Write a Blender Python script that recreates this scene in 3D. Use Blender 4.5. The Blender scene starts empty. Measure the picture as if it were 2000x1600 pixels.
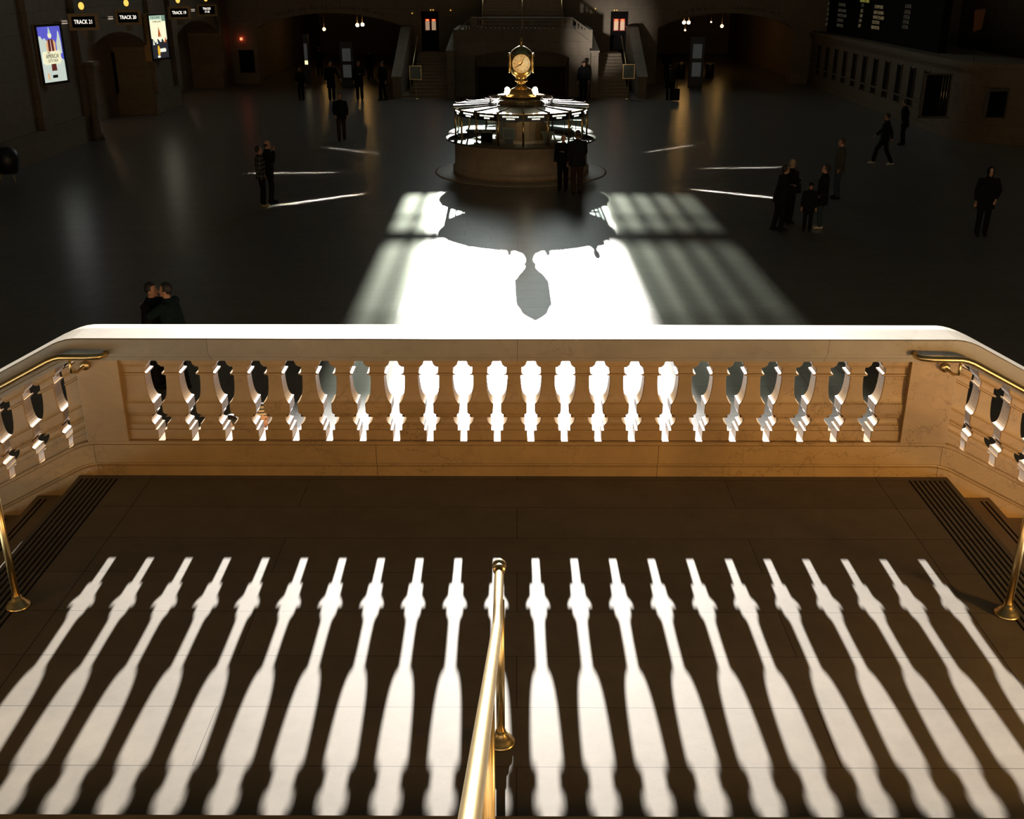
import bpy, math, random
from mathutils import Vector, Matrix
random.seed(7)
S = bpy.context.scene
C = S.collection
R = math.radians
PI = math.pi

# ------------------------------------------------------------------ camera
CAMZ, PITCH, YAW, FPX = 6.2, R(22.44), R(0.307), 2070.0
cam = bpy.data.objects.new('camera', bpy.data.cameras.new('camera'))
C.objects.link(cam)
cam.location = (0, 0, CAMZ)
cam.rotation_euler = (PI/2 - PITCH, 0, YAW)
cam.data.sensor_width = 36
cam.data.lens = FPX/2000*36
cam.data.clip_start, cam.data.clip_end = 0.05, 400
S.camera = cam
CM = cam.rotation_euler.to_matrix()

# ------------------------------------------------------------------ view, sky, sun
S.view_settings.view_transform = 'Standard'
S.view_settings.look = 'None'
S.view_settings.exposure = 0.0
S.view_settings.gamma = 1.0
S.view_settings.use_curve_mapping = False
cy = S.cycles
cy.use_denoising = True
cy.max_bounces = 7
cy.diffuse_bounces = 2
cy.light_sampling_threshold = 0.0
cy.glossy_bounces = 4
cy.transparent_max_bounces = 16
cy.caustics_reflective = False
cy.caustics_refractive = False
cy.sample_clamp_indirect = 6.0
w = bpy.data.worlds.new('sky'); S.world = w; w.use_nodes = True
w.node_tree.nodes['Background'].inputs[0].default_value = (0.84, 0.93, 0.88, 1)
w.node_tree.nodes['Background'].inputs[1].default_value = 2.9
SUN_TAN, SUN_AZ = 0.240, R(0.84)
sun = bpy.data.objects.new('sun', bpy.data.lights.new('sun', 'SUN'))
C.objects.link(sun)
sun.location = (0, 90, 30)
sd = Vector((math.sin(SUN_AZ), -math.cos(SUN_AZ), -SUN_TAN)).normalized()
sun.rotation_euler = sd.to_track_quat('-Z', 'Y').to_euler()
sun.data.energy = 31.0
sun.data.angle = R(0.55)
sun.data.color = (1.0, 0.96, 0.90)

def lamp(name, kind, loc, energy, color, size=0.3, target=None, spread=None, size_y=None):
    l = bpy.data.lights.new(name, kind)
    o = bpy.data.objects.new(name, l); C.objects.link(o)
    o.location = loc
    l.energy = energy; l.color = color
    if kind == 'AREA':
        l.size = size
        if size_y: l.shape = 'RECTANGLE'; l.size_y = size_y
        if spread: l.spread = spread
    elif kind in ('POINT', 'SPOT'):
        l.shadow_soft_size = size
    if target:
        o.rotation_euler = (Vector(target) - Vector(loc)).to_track_quat('-Z', 'Y').to_euler()
    return o
# unseen warm fill lights, added to brighten the balustrade front
WARM = (1.0, 0.53, 0.15)
lamp('warm_fill', 'POINT', (5.2, 2.6, 3.45), 560, WARM, 0.25)
lamp('warm_fill', 'POINT', (1.6, 0.2, 4.75), 16, WARM, 0.3)
lamp('warm_fill', 'POINT', (-5.4, 2.6, 3.45), 95, WARM, 0.25)

# ------------------------------------------------------------------ pixel to place helpers
def ray(px, py):
    return (CM @ Vector(((px-1000)/FPX, (800-py)/FPX, -1)))
def hit(px, py, x=None, y=None, z=None):
    d = ray(px, py)
    if z is not None: t = (z-CAMZ)/d.z
    elif y is not None: t = y/d.y
    else: t = x/d.x
    return Vector((0, 0, CAMZ)) + d*t

# ------------------------------------------------------------------ node materials
def _base(name):
    m = bpy.data.materials.new(name); m.use_nodes = True
    nt = m.node_tree
    return m, nt, nt.nodes['Principled BSDF']
def _n(nt, t, **k):
    n = nt.nodes.new(t)
    for a, b in k.items():
        if hasattr(n, a) and not a.startswith('i_'): setattr(n, a, b)
    return n
def mat(name, col, rough=0.6, metal=0.0, var=0.12, scale=6.0, bump=0.0, spec=0.5):
    m, nt, p = _base(name)
    p.inputs['Roughness'].default_value = rough
    p.inputs['Metallic'].default_value = metal
    p.inputs['Specular IOR Level'].default_value = spec
    g = _n(nt, 'ShaderNodeNewGeometry')
    no = _n(nt, 'ShaderNodeTexNoise'); no.inputs['Scale'].default_value = scale; no.inputs['Detail'].default_value = 5
    nt.links.new(g.outputs['Position'], no.inputs['Vector'])
    r = _n(nt, 'ShaderNodeValToRGB')
    r.color_ramp.elements[0].position = 0.3; r.color_ramp.elements[1].position = 0.7
    r.color_ramp.elements[0].color = tuple(max(0, c*(1-var)) for c in col) + (1,)
    r.color_ramp.elements[1].color = tuple(min(1, c*(1+var)) for c in col) + (1,)
    nt.links.new(no.outputs['Fac'], r.inputs[0]); nt.links.new(r.outputs[0], p.inputs['Base Color'])
    if bump:
        b = _n(nt, 'ShaderNodeBump'); b.inputs['Strength'].default_value = bump; b.inputs['Distance'].default_value = 0.01
        nt.links.new(no.outputs['Fac'], b.inputs['Height']); nt.links.new(b.outputs[0], p.inputs['Normal'])
    return m
def emit(name, col, strength):
    m, nt, p = _base(name)
    p.inputs['Base Color'].default_value = tuple(col) + (1,)
    p.inputs['Emission Color'].default_value = tuple(col) + (1,)
    p.inputs['Emission Strength'].default_value = strength
    return m
def stone(name, col, vein, rough=0.45, vscale=2.2, amount=0.8, joints=None, vw=0.012, spec=0.5):
    m, nt, p = _base(name)
    p.inputs['Specular IOR Level'].default_value = spec
    L = nt.links.new
    p.inputs['Roughness'].default_value = rough
    g = _n(nt, 'ShaderNodeNewGeometry')
    n1 = _n(nt, 'ShaderNodeTexNoise'); n1.inputs['Scale'].default_value = 1.3; n1.inputs['Detail'].default_value = 8
    n1.inputs['Roughness'].default_value = 0.65
    L(g.outputs['Position'], n1.inputs['Vector'])
    n2 = _n(nt, 'ShaderNodeTexNoise'); n2.inputs['Scale'].default_value = 3.0; n2.inputs['Detail'].default_value = 8
    n2.inputs['Roughness'].default_value = 0.7
    L(g.outputs['Position'], n2.inputs['Vector'])
    vm = _n(nt, 'ShaderNodeVectorMath', operation='MULTIPLY_ADD')
    L(n2.outputs['Color'], vm.inputs[0]); vm.inputs[1].default_value = (0.75, 0.75, 0.75)
    sc = _n(nt, 'ShaderNodeVectorMath', operation='MULTIPLY'); L(g.outputs['Position'], sc.inputs[0])
    sc.inputs[1].default_value = (0.7, 1.0, 1.6)
    L(sc.outputs[0], vm.inputs[2])
    vo = _n(nt, 'ShaderNodeTexVoronoi', feature='DISTANCE_TO_EDGE'); vo.inputs['Scale'].default_value = vscale
    L(vm.outputs[0], vo.inputs['Vector'])
    mr = _n(nt, 'ShaderNodeMapRange'); L(vo.outputs['Distance'], mr.inputs[0])
    mr.inputs[1].default_value = 0.0; mr.inputs[2].default_value = vw; mr.inputs[3].default_value = 1; mr.inputs[4].default_value = 0
    msk = _n(nt, 'ShaderNodeMapRange'); L(n1.outputs['Fac'], msk.inputs[0])
    msk.inputs[1].default_value = 0.42; msk.inputs[2].default_value = 0.58; msk.inputs[3].default_value = 0; msk.inputs[4].default_value = amount
    mm = _n(nt, 'ShaderNodeMath', operation='MULTIPLY'); L(mr.outputs[0], mm.inputs[0]); L(msk.outputs[0], mm.inputs[1])
    rp = _n(nt, 'ShaderNodeValToRGB'); L(n2.outputs['Fac'], rp.inputs[0])
    rp.color_ramp.elements[0].position = 0.3; rp.color_ramp.elements[1].position = 0.72
    rp.color_ramp.elements[0].color = tuple(c*0.80 for c in col) + (1,)
    rp.color_ramp.elements[1].color = tuple(min(1, c*1.10) for c in col) + (1,)
    mx = _n(nt, 'ShaderNodeMixRGB'); L(mm.outputs[0], mx.inputs[0]); L(rp.outputs[0], mx.inputs[1])
    mx.inputs[2].default_value = tuple(vein) + (1,)
    out = mx
    if joints:
        bw, bh, off, mort, ax = joints
        sp = _n(nt, 'ShaderNodeSeparateXYZ'); L(g.outputs['Position'], sp.inputs[0])
        cb = _n(nt, 'ShaderNodeCombineXYZ')
        L(sp.outputs[ax[0]], cb.inputs[0]); 
        ad = _n(nt, 'ShaderNodeMath', operation='ADD'); L(sp.outputs[ax[1]], ad.inputs[0]); ad.inputs[1].default_value = off
        L(ad.outputs[0], cb.inputs[1])
        br = _n(nt, 'ShaderNodeTexBrick')
        br.inputs['Scale'].default_value = 1; br.inputs['Mortar Size'].default_value = mort
        br.inputs['Mortar Smooth'].default_value = 0.1
        br.inputs['Brick Width'].default_value = bw; br.inputs['Row Height'].default_value = bh
        br.inputs['Color1'].default_value = (1, 1, 1, 1); br.inputs['Color2'].default_value = (0.86, 0.86, 0.86, 1)
        br.inputs['Mortar'].default_value = (0.12, 0.10, 0.08, 1)
        L(cb.outputs[0], br.inputs['Vector'])
        m2 = _n(nt, 'ShaderNodeMixRGB', blend_type='MULTIPLY'); m2.inputs[0].default_value = 1
        L(mx.outputs[0], m2.inputs[1]); L(br.outputs['Color'], m2.inputs[2]); out = m2
    L(out.outputs[0], p.inputs['Base Color'])
    b = _n(nt, 'ShaderNodeBump'); b.inputs['Strength'].default_value = 0.10; b.inputs['Distance'].default_value = 0.004
    L(n2.outputs['Fac'], b.inputs['Height']); L(b.outputs[0], p.inputs['Normal'])
    return m
def glass(name, tint=(0.9, 0.95, 0.93), gl=0.12):
    m = bpy.data.materials.new(name); m.use_nodes = True; nt = m.node_tree
    nt.nodes.clear()
    o = _n(nt, 'ShaderNodeOutputMaterial'); t = _n(nt, 'ShaderNodeBsdfTransparent'); g = _n(nt, 'ShaderNodeBsdfGlossy')
    t.inputs[0].default_value = tint + (1,); g.inputs['Roughness'].default_value = 0.05
    mx = _n(nt, 'ShaderNodeMixShader'); mx.inputs[0].default_value = gl
    nt.links.new(t.outputs[0], mx.inputs[1]); nt.links.new(g.outputs[0], mx.inputs[2]); nt.links.new(mx.outputs[0], o.inputs[0])
    return m

M = {}
M['balstone'] = stone('botticino', (0.42, 0.275, 0.13), (0.08, 0.035, 0.01), 0.42, 3.2, 1.0, vw=0.016)
M['copstone'] = stone('coping_marble', (0.32, 0.275, 0.21), (0.09, 0.05, 0.02), 0.45, 2.4, 0.7, (2.2, 3.0, 0.3, 0.0015, (0, 2)))
M['plinth'] = stone('plinth_marble', (0.44, 0.29, 0.13), (0.07, 0.03, 0.008), 0.42, 3.0, 0.9, (2.1, 5.0, 0.2, 0.002, (0, 2)), 0.016)
M['landing'] = stone('landing_marble', (0.190, 0.160, 0.122), (0.10, 0.07, 0.045), 0.6, 3.5, 0.35, (3.1, 0.442, 0.393, 0.002, (0, 1)), spec=0.15)
M['tread'] = stone('tread_marble', (0.20, 0.14, 0.08), (0.11, 0.07, 0.035), 0.45, 3.5, 0.3)
M['floor'] = stone('hall_marble', (0.175, 0.165, 0.15), (0.11, 0.09, 0.08), 0.28, 1.5, 0.25, (1.35, 0.62, 0.1, 0.006, (0, 1)))
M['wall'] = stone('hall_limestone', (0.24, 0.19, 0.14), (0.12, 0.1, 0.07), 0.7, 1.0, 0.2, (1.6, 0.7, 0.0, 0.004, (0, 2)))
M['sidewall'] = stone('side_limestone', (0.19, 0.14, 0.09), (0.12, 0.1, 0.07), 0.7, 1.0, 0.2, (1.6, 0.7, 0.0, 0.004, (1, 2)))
M['ceil'] = mat('vault_plaster', (0.12, 0.17, 0.18), 0.9)
M['brass'] = mat('brass', (0.66, 0.50, 0.24), 0.30, 1.0, 0.08, 14)
M['oldbrass'] = mat('aged_brass', (0.55, 0.36, 0.13), 0.28, 1.0, 0.2, 9)
M['grip'] = mat('black_grip', (0.004, 0.003, 0.003), 0.9, spec=0.1)
M['black'] = mat('black_metal', (0.012, 0.012, 0.012), 0.4)
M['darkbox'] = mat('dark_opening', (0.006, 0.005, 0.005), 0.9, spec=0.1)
M['woodpanel'] = mat('brown_panelling', (0.30, 0.18, 0.08), 0.5)
M['counterm'] = mat('dark_counter', (0.09, 0.07, 0.05), 0.65, spec=0.25)
M['darkwood'] = mat('dark_wood', (0.04, 0.022, 0.012), 0.7, spec=0.2)
M['roofglass'] = mat('frosted_roof_glass', (0.36, 0.44, 0.34), 0.55, 0.0, 0.04, spec=0.2)
M['glass'] = glass('clear_glass')
M['greyglass'] = glass('sun_dimming_glass', (0.33, 0.35, 0.32), 0.05)
M['boothstone'] = stone('booth_marble', (0.46, 0.36, 0.27), (0.2, 0.14, 0.1), 0.4, 2.0, 0.3)
M['signwhite'] = emit('lit_lettering', (1.0, 1.0, 0.86), 2.2)
M['signtrack'] = emit('lit_track_lettering', (1.0, 0.92, 0.8), 1.6)
M['paleplate'] = emit('pale_plate', (0.5, 0.42, 0.33), 0.8)
M['globe'] = emit('lamp_globe', (1.0, 0.72, 0.36), 16)
M['yellowlamp'] = emit('yellow_lamp', (1.0, 0.55, 0.10), 1.3)
M['orangelamp'] = emit('orange_lamp', (1.0, 0.55, 0.16), 30)
M['redlamp'] = emit('red_lamp', (1.0, 0.12, 0.05), 4)
M['ink'] = mat('black_ink', (0.02, 0.015, 0.01), 0.6)
M['grey'] = mat('grey_plastic', (0.28, 0.29, 0.27), 0.5)
M['paper'] = mat('paper', (0.5, 0.48, 0.42), 0.8)
M['cardred'] = mat('red_paint', (0.45, 0.03, 0.03), 0.6)
M['teal'] = mat('teal_card', (0.04, 0.30, 0.36), 0.6)
M['signpanel'] = mat('sign_panel', (0.16, 0.22, 0.22), 0.4)
M['chairs'] = mat('pale_vinyl', (0.42, 0.44, 0.38), 0.5)
M['bronze'] = mat('bronze', (0.10, 0.07, 0.045), 0.45, 0.6)

for k_ in ('signwhite', 'signtrack', 'paleplate', 'yellowlamp', 'redlamp'): M[k_].cycles.emission_sampling = 'NONE'
# ------------------------------------------------------------------ mesh builder
class MB:
    def __init__(s): s.v = []; s.f = []; s.sm = []
    def add(s, vs, fs, smooth=False):
        b = len(s.v); s.v += [Vector(v) for v in vs]
        for f in fs: s.f.append(tuple(i+b for i in f)); s.sm.append(smooth)
        return s
    def box(s, x0, x1, y0, y1, z0, z1):
        return s.add([(x0,y0,z0),(x1,y0,z0),(x1,y1,z0),(x0,y1,z0),(x0,y0,z1),(x1,y0,z1),(x1,y1,z1),(x0,y1,z1)],
              [(0,3,2,1),(4,5,6,7),(0,1,5,4),(1,2,6,5),(2,3,7,6),(3,0,4,7)])
    def prism(s, poly, a0, a1, axis='y', smooth=False):
        """poly of 2-D points extruded along axis"""
        n = len(poly)
        def P(u, v, a):
            return {'y': (u, a, v), 'x': (a, u, v), 'z': (u, v, a)}[axis]
        vs = [P(u, v, a0) for u, v in poly] + [P(u, v, a1) for u, v in poly]
        fs = [tuple(range(n))[::-1], tuple(range(n, 2*n))] + [(i, (i+1) % n, (i+1) % n+n, i+n) for i in range(n)]
        return s.add(vs, fs, smooth)
    def lathe(s, prof, c=(0,0,0), n=24, smooth=True, a0=0.0, a1=2*PI, sq=None, cap=True):
        full = abs(a1-a0-2*PI) < 1e-6
        k = n if full else n+1
        vs = []
        for r, z in prof:
            for i in range(k):
                a = a0+(a1-a0)*i/n
                ca, sa = math.cos(a), math.sin(a)
                if sq:
                    e = sq
                    q = (abs(ca)**e+abs(sa)**e)**(-1/e)
                    vs.append((c[0]+r*q*ca, c[1]+r*q*sa, c[2]+z))
                else: vs.append((c[0]+r*ca, c[1]+r*sa, c[2]+z))
        fs = []
        for j in range(len(prof)-1):
            for i in range(n):
                i2 = (i+1) % k
                if not full and i == n: continue
                fs.append((j*k+i, j*k+i2, (j+1)*k+i2, (j+1)*k+i))
        if full and cap:
            if prof[0][0] > 1e-4: fs.append(tuple(range(k))[::-1])
            if prof[-1][0] > 1e-4: fs.append(tuple((len(prof)-1)*k+i for i in range(k)))
        return s.add(vs, fs, smooth)
    def tube(s, pts, r, n=12, smooth=True):
        pts = [Vector(p) for p in pts]
        rs = r if isinstance(r, (list, tuple)) else [r]*len(pts)
        T = []
        for i in range(len(pts)):
            a = pts[max(0, i-1)]; b = pts[min(len(pts)-1, i+1)]
            T.append((b-a).normalized())
        up = Vector((0,0,1)) if abs(T[0].z) < 0.9 else Vector((1,0,0))
        nrm = T[0].cross(up).normalized()
        vs = []
        for i, p in enumerate(pts):
            nrm = (nrm - T[i]*nrm.dot(T[i])).normalized()
            bn = T[i].cross(nrm)
            rr = rs[i]
            rx, ry = rr if isinstance(rr, tuple) else (rr, rr)
            for k in range(n):
                a = 2*PI*k/n
                vs.append(p + nrm*math.cos(a)*rx + bn*math.sin(a)*ry)
        fs = [(i*n+k, i*n+(k+1) % n, (i+1)*n+(k+1) % n, (i+1)*n+k) for i in range(len(pts)-1) for k in range(n)]
        fs += [tuple(range(n))[::-1], tuple((len(pts)-1)*n+k for k in range(n))]
        return s.add(vs, fs, smooth)
    def ball(s, c, r, n=14, m=10):
        rx, ry, rz = r if isinstance(r, (tuple, list)) else (r, r, r)
        vs = [(c[0], c[1], c[2]-rz)]
        for j in range(1, m):
            t = PI*j/m
            for i in range(n):
                a = 2*PI*i/n
                vs.append((c[0]+rx*math.sin(t)*math.cos(a), c[1]+ry*math.sin(t)*math.sin(a), c[2]-rz*math.cos(t)))
        vs.append((c[0], c[1], c[2]+rz))
        fs = [(0, 1+(i+1) % n, 1+i) for i in range(n)]
        for j in range(m-2):
            for i in range(n):
                a = 1+j*n+i; b = 1+j*n+(i+1) % n
                fs.append((a, b, b+n, a+n))
        l = len(vs)-1; q = 1+(m-2)*n
        fs += [(q+i, q+(i+1) % n, l) for i in range(n)]
        return s.add(vs, fs, True)
    def xf(s, mtx):
        s.v = [mtx @ v for v in s.v]; return s
    def build(s, name, m, parent=None, local=False, bevel=0):
        off = Vector((0,0,0))
        if parent is not None and not local:
            q = parent
            while q is not None: off += q.location; q = q.parent
        me = bpy.data.meshes.new(name)
        me.from_pydata([tuple(v-off) for v in s.v], [], s.f)
        me.polygons.foreach_set('use_smooth', s.sm)
        me.update()
        if m: me.materials.append(m)
        o = bpy.data.objects.new(name, me); C.objects.link(o)
        if parent is not None: o.parent = parent
        if bevel:
            b = o.modifiers.new('bevel', 'BEVEL'); b.width = bevel; b.segments = 2; b.limit_method = 'ANGLE'
        return o
def tag(o, label, cat, group=None):
    o['label'] = label; o['category'] = cat
    if group: o['group'] = group
    return o
def struct(o):
    o['kind'] = 'structure'; return o
def empty(name, loc, rz=0):
    e = bpy.data.objects.new(name, None); C.objects.link(e); e.location = loc; e.rotation_euler = (0, 0, rz)
    e.empty_display_size = 0.2
    return e
def text(body, size, loc, rot, m, parent=None, ext=0.002, name='lettering', align='CENTER', local=True, xs=1.0):
    cu = bpy.data.curves.new(name, 'FONT'); cu.body = body; cu.size = size; cu.extrude = ext
    cu.align_x = align; cu.align_y = 'CENTER'; cu.materials.append(m); cu.resolution_u = 2
    o = bpy.data.objects.new(name, cu); C.objects.link(o)
    o.location = loc; o.rotation_euler = rot; o.scale = (xs, 1, 1)
    if parent is not None: o.parent = parent
    bpy.context.view_layer.update()
    me = bpy.data.meshes.new_from_object(o.evaluated_get(bpy.context.evaluated_depsgraph_get()))
    if not me.materials: me.materials.append(m)
    q = bpy.data.objects.new(name, me); C.objects.link(q)
    q.location = loc; q.rotation_euler = rot; q.scale = (xs, 1, 1)
    if parent is not None: q.parent = parent
    bpy.data.objects.remove(o); bpy.data.curves.remove(cu)
    return q
def copy_tree(o, parent=None):
    c = o.copy(); C.objects.link(c)
    if parent is not None: c.parent = parent
    for ch in list(o.children): copy_tree(ch, c)
    return c

# ------------------------------------------------------------------ the room shell
LZ = 2.69           # height of the landing above the hall floor
HX, HY = 17.2, 66.0
struct(MB().box(-30, 30, 7.46, 92, -0.3, 0).build('floor', M['floor']))
struct(MB().box(-HX-2.6, HX+9, -9, HY+4, 30, 30.4).build('ceiling', M['ceil']))
# wall far with the window opening, two low arched passages and two doorways
def far_wall():
    b = MB()
    y0, y1 = HY, HY+1.0
    WX0, WX1, WZ0, WZ1 = -3.95, 4.75, 8.2, 12.4
    b.box(-HX-3, WX0, y0, y1, 5.2, WZ1); b.box(WX1, HX+9, y0, y1, 5.2, WZ1)
    b.box(-HX-3, -4.9, y0, y1, WZ1, 30); b.box(5.4, HX+9, y0, y1, WZ1, 30)
    b.box(-4.9, 5.4, y0, y1, 21, 30); b.box(WX0, WX1, y0, y1, 5.2, WZ0)
    def archbay(x0, x1, zs, zc):
        n = 24; poly = [(x0, 5.2)]
        for i in range(n+1):
            t = i/n; poly.append((x0+(x1-x0)*t, zs+(zc-zs)*math.sin(PI*t)**0.75))
        poly.append((x1, 5.2))
        for i in range(len(poly)-3):   # strips keep faces planar and convex
            a, c2 = poly[i+1], poly[i+2]
            b.add([(a[0],y0,a[1]),(c2[0],y0,c2[1]),(c2[0],y0,5.2),(a[0],y0,5.2),(a[0],y1,a[1]),(c2[0],y1,c2[1]),(c2[0],y1,5.2),(a[0],y1,5.2)],
                  [(0,1,2,3),(7,6,5,4),(0,4,5,1)])
    b.box(-HX-3, -15.4, y0, y1, 0, 5.2)
    archbay(-15.4, -6.6, 3.15, 3.98)
    b.box(-6.6, -5.7, y0, y1, 0, 5.2); b.box(-4.65, 5.42, y0, y1, 0, 5.2); b.box(6.45, 8.2, y0, y1, 0, 5.2)
    b.box(-5.7, -4.65, y0, y1, 4.07, 5.2); b.box(5.42, 6.45, y0, y1, 4.07, 5.2)
    b.box(-5.7, -4.65, y0, y1, 0, 1.75); b.box(5.42, 6.45, y0, y1, 0, 1.75)
    archbay(8.2, 16.2, 3.15, 3.98)
    b.box(16.2, HX+9, y0, y1, 0, 5.2)
    return b
struct(far_wall().build('wall_far', M['wall']))
# passages beyond the arches
for x0, x1 in ((-16.2, -6.2), (7.6, 17.2)):
    for bx in ((x0-0.3, x0, HY+1, 92, 0, 4.6), (x1, x1+0.3, HY+1, 92, 0, 4.6), (x0, x1, 91.7, 92, 0, 4.6)):
        struct(MB().box(*bx).build('wall_passage', M['wall']))
    struct(MB().box(x0-0.3, x1+0.3, HY+1, 92, 4.6, 4.9).build('ceiling_passage', M['wall']))
struct(MB().box(-6.2, 7.6, HY+2.2, HY+2.5, 0, 4.9).build('wall_recess', M['wall']))
# window in the far wall: metal grid with catwalk
wn = MB()
for z in (9.05, 11.3): wn.box(-3.95, 4.75, HY+0.3, HY+0.45, z-0.04, z+0.04)
wn.box(-3.95, 4.75, HY+0.2, HY+0.75, 9.45, 9.74)
for i in range(14):
    x = -3.95+i*0.62
    if x < -2.3 or x > 2.1: wn.box(x-0.09, x+0.09, HY+0.3, HY+0.45, 8.2, 12.4)
wn = struct(wn.build('window_1', M['black']))
pane = MB().box(1.9, 4.75, HY+0.36, HY+0.37, 8.2, 12.4).box(-3.95, -2.85, HY+0.36, HY+0.37, 8.2, 12.4).build('sun_dimming_pane', M['greyglass'], wn)  # grey panes added to dim the sun on both sides of the floor patch
struct(MB().box(-HX-3, HX+9, -9.4, -9, 0, 30).build('wall_near', M['wall']))

# left wall with two track gates
def left_wall():
    b = MB(); x1, x0 = -17.0, -18.7
    for a, c in ((-9, 43.5), (51.3, 55.3), (63.5, 66)): b.box(x0, x1, a, c, 0, 6)
    b.box(x0, x1, -9, 66, 6, 30)
    for a, c in ((43.5, 51.3), (55.3, 63.5)):
        n = 20
        for i in range(n):
            ya, yb = a+(c-a)*i/n, a+(c-a)*(i+1)/n
            za, zb = [3.0+0.85*math.sin(PI*t)**0.7 for t in (i/n, (i+1)/n)]
            b.add([(x1,ya,za),(x1,yb,zb),(x1,yb,6),(x1,ya,6),(x0,ya,za),(x0,yb,zb),(x0,yb,6),(x0,ya,6)],
                  [(3,2,1,0),(4,5,6,7),(0,1,5,4)])
        b.box(x0-0.2, x0, a-0.5, c+0.5, 0, 6)
    return b
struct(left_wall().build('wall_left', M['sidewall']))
t = MB()
for a, c in ((-9, 43.5), (51.3, 55.3), (63.5, 66)):
    t.box(-17.0, -16.93, a, c, 0, 0.9); t.box(-17.0, -16.88, a, c, 0.9, 1.0)
struct(t.build('baseboard_left', M['sidewall']))
t = MB()
for yy in (-1, 38.9, 43.1, 51.7, 54.9, 63.9): t.box(-17.0, -16.8, yy-0.35, yy+0.35, 1.0, 6)
struct(t.build('trim_1', M['sidewall']))
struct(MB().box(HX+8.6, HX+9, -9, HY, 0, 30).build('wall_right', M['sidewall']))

# ------------------------------------------------------------------ staircase and landing
st = empty('staircase', (0, 1.5, 0))
tag(st, 'marble stair flight at the very bottom edge, rising towards the viewer', 'staircase')
sides = {}
for sg, wd in ((-1, 'left'), (1, 'right')):
    sides[sg] = empty('staircase', (sg*5.0, 5, 0)); tag(sides[sg], 'marble side steps with black grip lines descending at the %s edge of the landing' % wd, 'staircase')
EL, ER, YN = -3.30, 3.23, 3.54
RUN, RISE = 0.335, 0.172
landing = MB().box(EL, ER, YN-0.3, 7.2, LZ-0.172, LZ).build('floor_landing', M['landing']); struct(landing)
def strip(x, y0, y1, z, parent):
    return MB().box(x-0.006, x+0.006, y0, y1, z-0.004, z+0.0015).build('grip_strip', M['grip'], parent)
for k in range(8):
    strip(ER-0.045-0.037*k, YN, 7.12, LZ, landing); strip(EL+0.045+0.037*k, YN, 7.12, LZ, landing)
# border slab joints
for x in (2.686, -2.74): MB().box(x-0.0015, x+0.0015, YN, 7.2, LZ-0.003, LZ+0.0006).build('slab_joint', M['grip'], landing)
for k in range(1, 15):
    z = LZ-RISE*k
    for sgn, E in ((1, ER), (-1, EL)):
        xa, xb = E+sgn*RUN*(k-1)-sgn*0.02, E+sgn*RUN*k+sgn*0.012
        x0, x1 = min(xa, xb), max(xa, xb)
        s_ = MB().box(x0, x1, 2.6, 7.2, z-0.05, z).box(x0+0.02, x1-0.02, 2.6, 7.2, 0, z-0.05).build('step', M['tread'], sides[sgn])
        if k <= 4:
            for q in range(2): strip(E+sgn*(RUN*k-0.04-0.037*q), 2.65, 7.12, z, s_)
# central flight rising to the balcony beneath the viewer
for k in range(12):
    y1 = YN-0.33*k; z = LZ+0.158*(k+1)
    MB().box(-3.6, 3.6, y1-0.36, y1, z-0.04, z).box(-3.6, 3.6, y1-0.36, y1-0.02, z-0.35, z-0.04).build('step', M['tread'], st)
MB().box(-7, 7, -8.98, YN-0.33*12, LZ+1.6, LZ+0.158*12+0.05).build('balcony_slab', M['tread'], st)
struct(MB().box(-8.6, 8.6, 7.20, 7.44, 0, 1.0).box(EL, ER, 7.20, 7.44, 1.0, 2.60).build('wall_stair', M['plinth']))

# ------------------------------------------------------------------ balustrade of the landing
SL, XB = 0.527, 3.20
def drop(x, x0=XB):
    """height lost along the rake, with a rounded bend"""
    a = abs(x+0.02)-x0; r = 0.10
    if a < -r: return 0.0
    if a > r: return SL*a
    return SL*(a+r)**2/(4*r)
def hpx(y, d=7.2): return CAMZ - d*math.tan(PITCH+math.atan((y-800)/FPX))
XS = [-8.4, -6.5, -5, -4.2] + [-3.2+(-0.25+0.05*i) for i in range(11)] + [-2, 0, 2] + [2.9+0.05*i for i in range(13)] + [4.2, 5, 6.5, 8.4]
XS = sorted(set(round(x, 3) for x in XS))
def sweep(prof, name, m, parent, xs=XS, smooth=False):
    b = MB(); n = len(prof); vs = []
    for x in xs:
        for (y, z) in prof: vs.append((x, y, z-drop(x)))
    fs = [(i*n+k, (i+1)*n+k, (i+1)*n+(k+1) % n, i*n+(k+1) % n) for i in range(len(xs)-1) for k in range(n)]
    fs += [tuple(range(n)), tuple((len(xs)-1)*n+k for k in range(n))[::-1]]
    b.add(vs, fs, smooth)
    return b.build(name, m, parent)
bal = empty('balustrade', (0, 7.3, LZ))
tag(bal, 'carved marble balustrade with sunlit coping at the front of the landing', 'balustrade')
zt = 3.804
sweep([(7.10, 3.692), (7.10, 3.796), (7.108, zt), (7.32, zt), (7.335, zt), (7.505, 3.780), (7.512, 3.77), (7.512, 3.692), (7.48, 3.684), (7.48, 3.668), (7.44, 3.655), (7.43, 3.614),
       (7.17, 3.614), (7.17, 3.640), (7.155, 3.652), (7.135, 3.656), (7.135, 3.668), (7.12, 3.672), (7.12, 3.684)], 'coping', M['copstone'], bal)
z857, z866, z903, z908 = hpx(859.5), hpx(867), hpx(904), hpx(909)
sweep([(7.17, z866+0.004), (7.17, z857-0.006), (7.178, z857), (7.42, z857), (7.43, z866+0.004)], 'bottom_rail', M['balstone'], bal)
sweep([(7.175, z903), (7.165, z903+0.012), (7.165, z866), (7.175, z866+0.004), (7.43, z866+0.004), (7.43, z903)], 'plinth', M['plinth'], bal)
sweep([(7.20, z908-0.45), (7.185, z908-0.45), (7.185, z908-0.008), (7.20, z908+0.004), (7.205, z903), (7.45, z903), (7.45, z908-0.45)], 'base', M['plinth'], bal)
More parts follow.
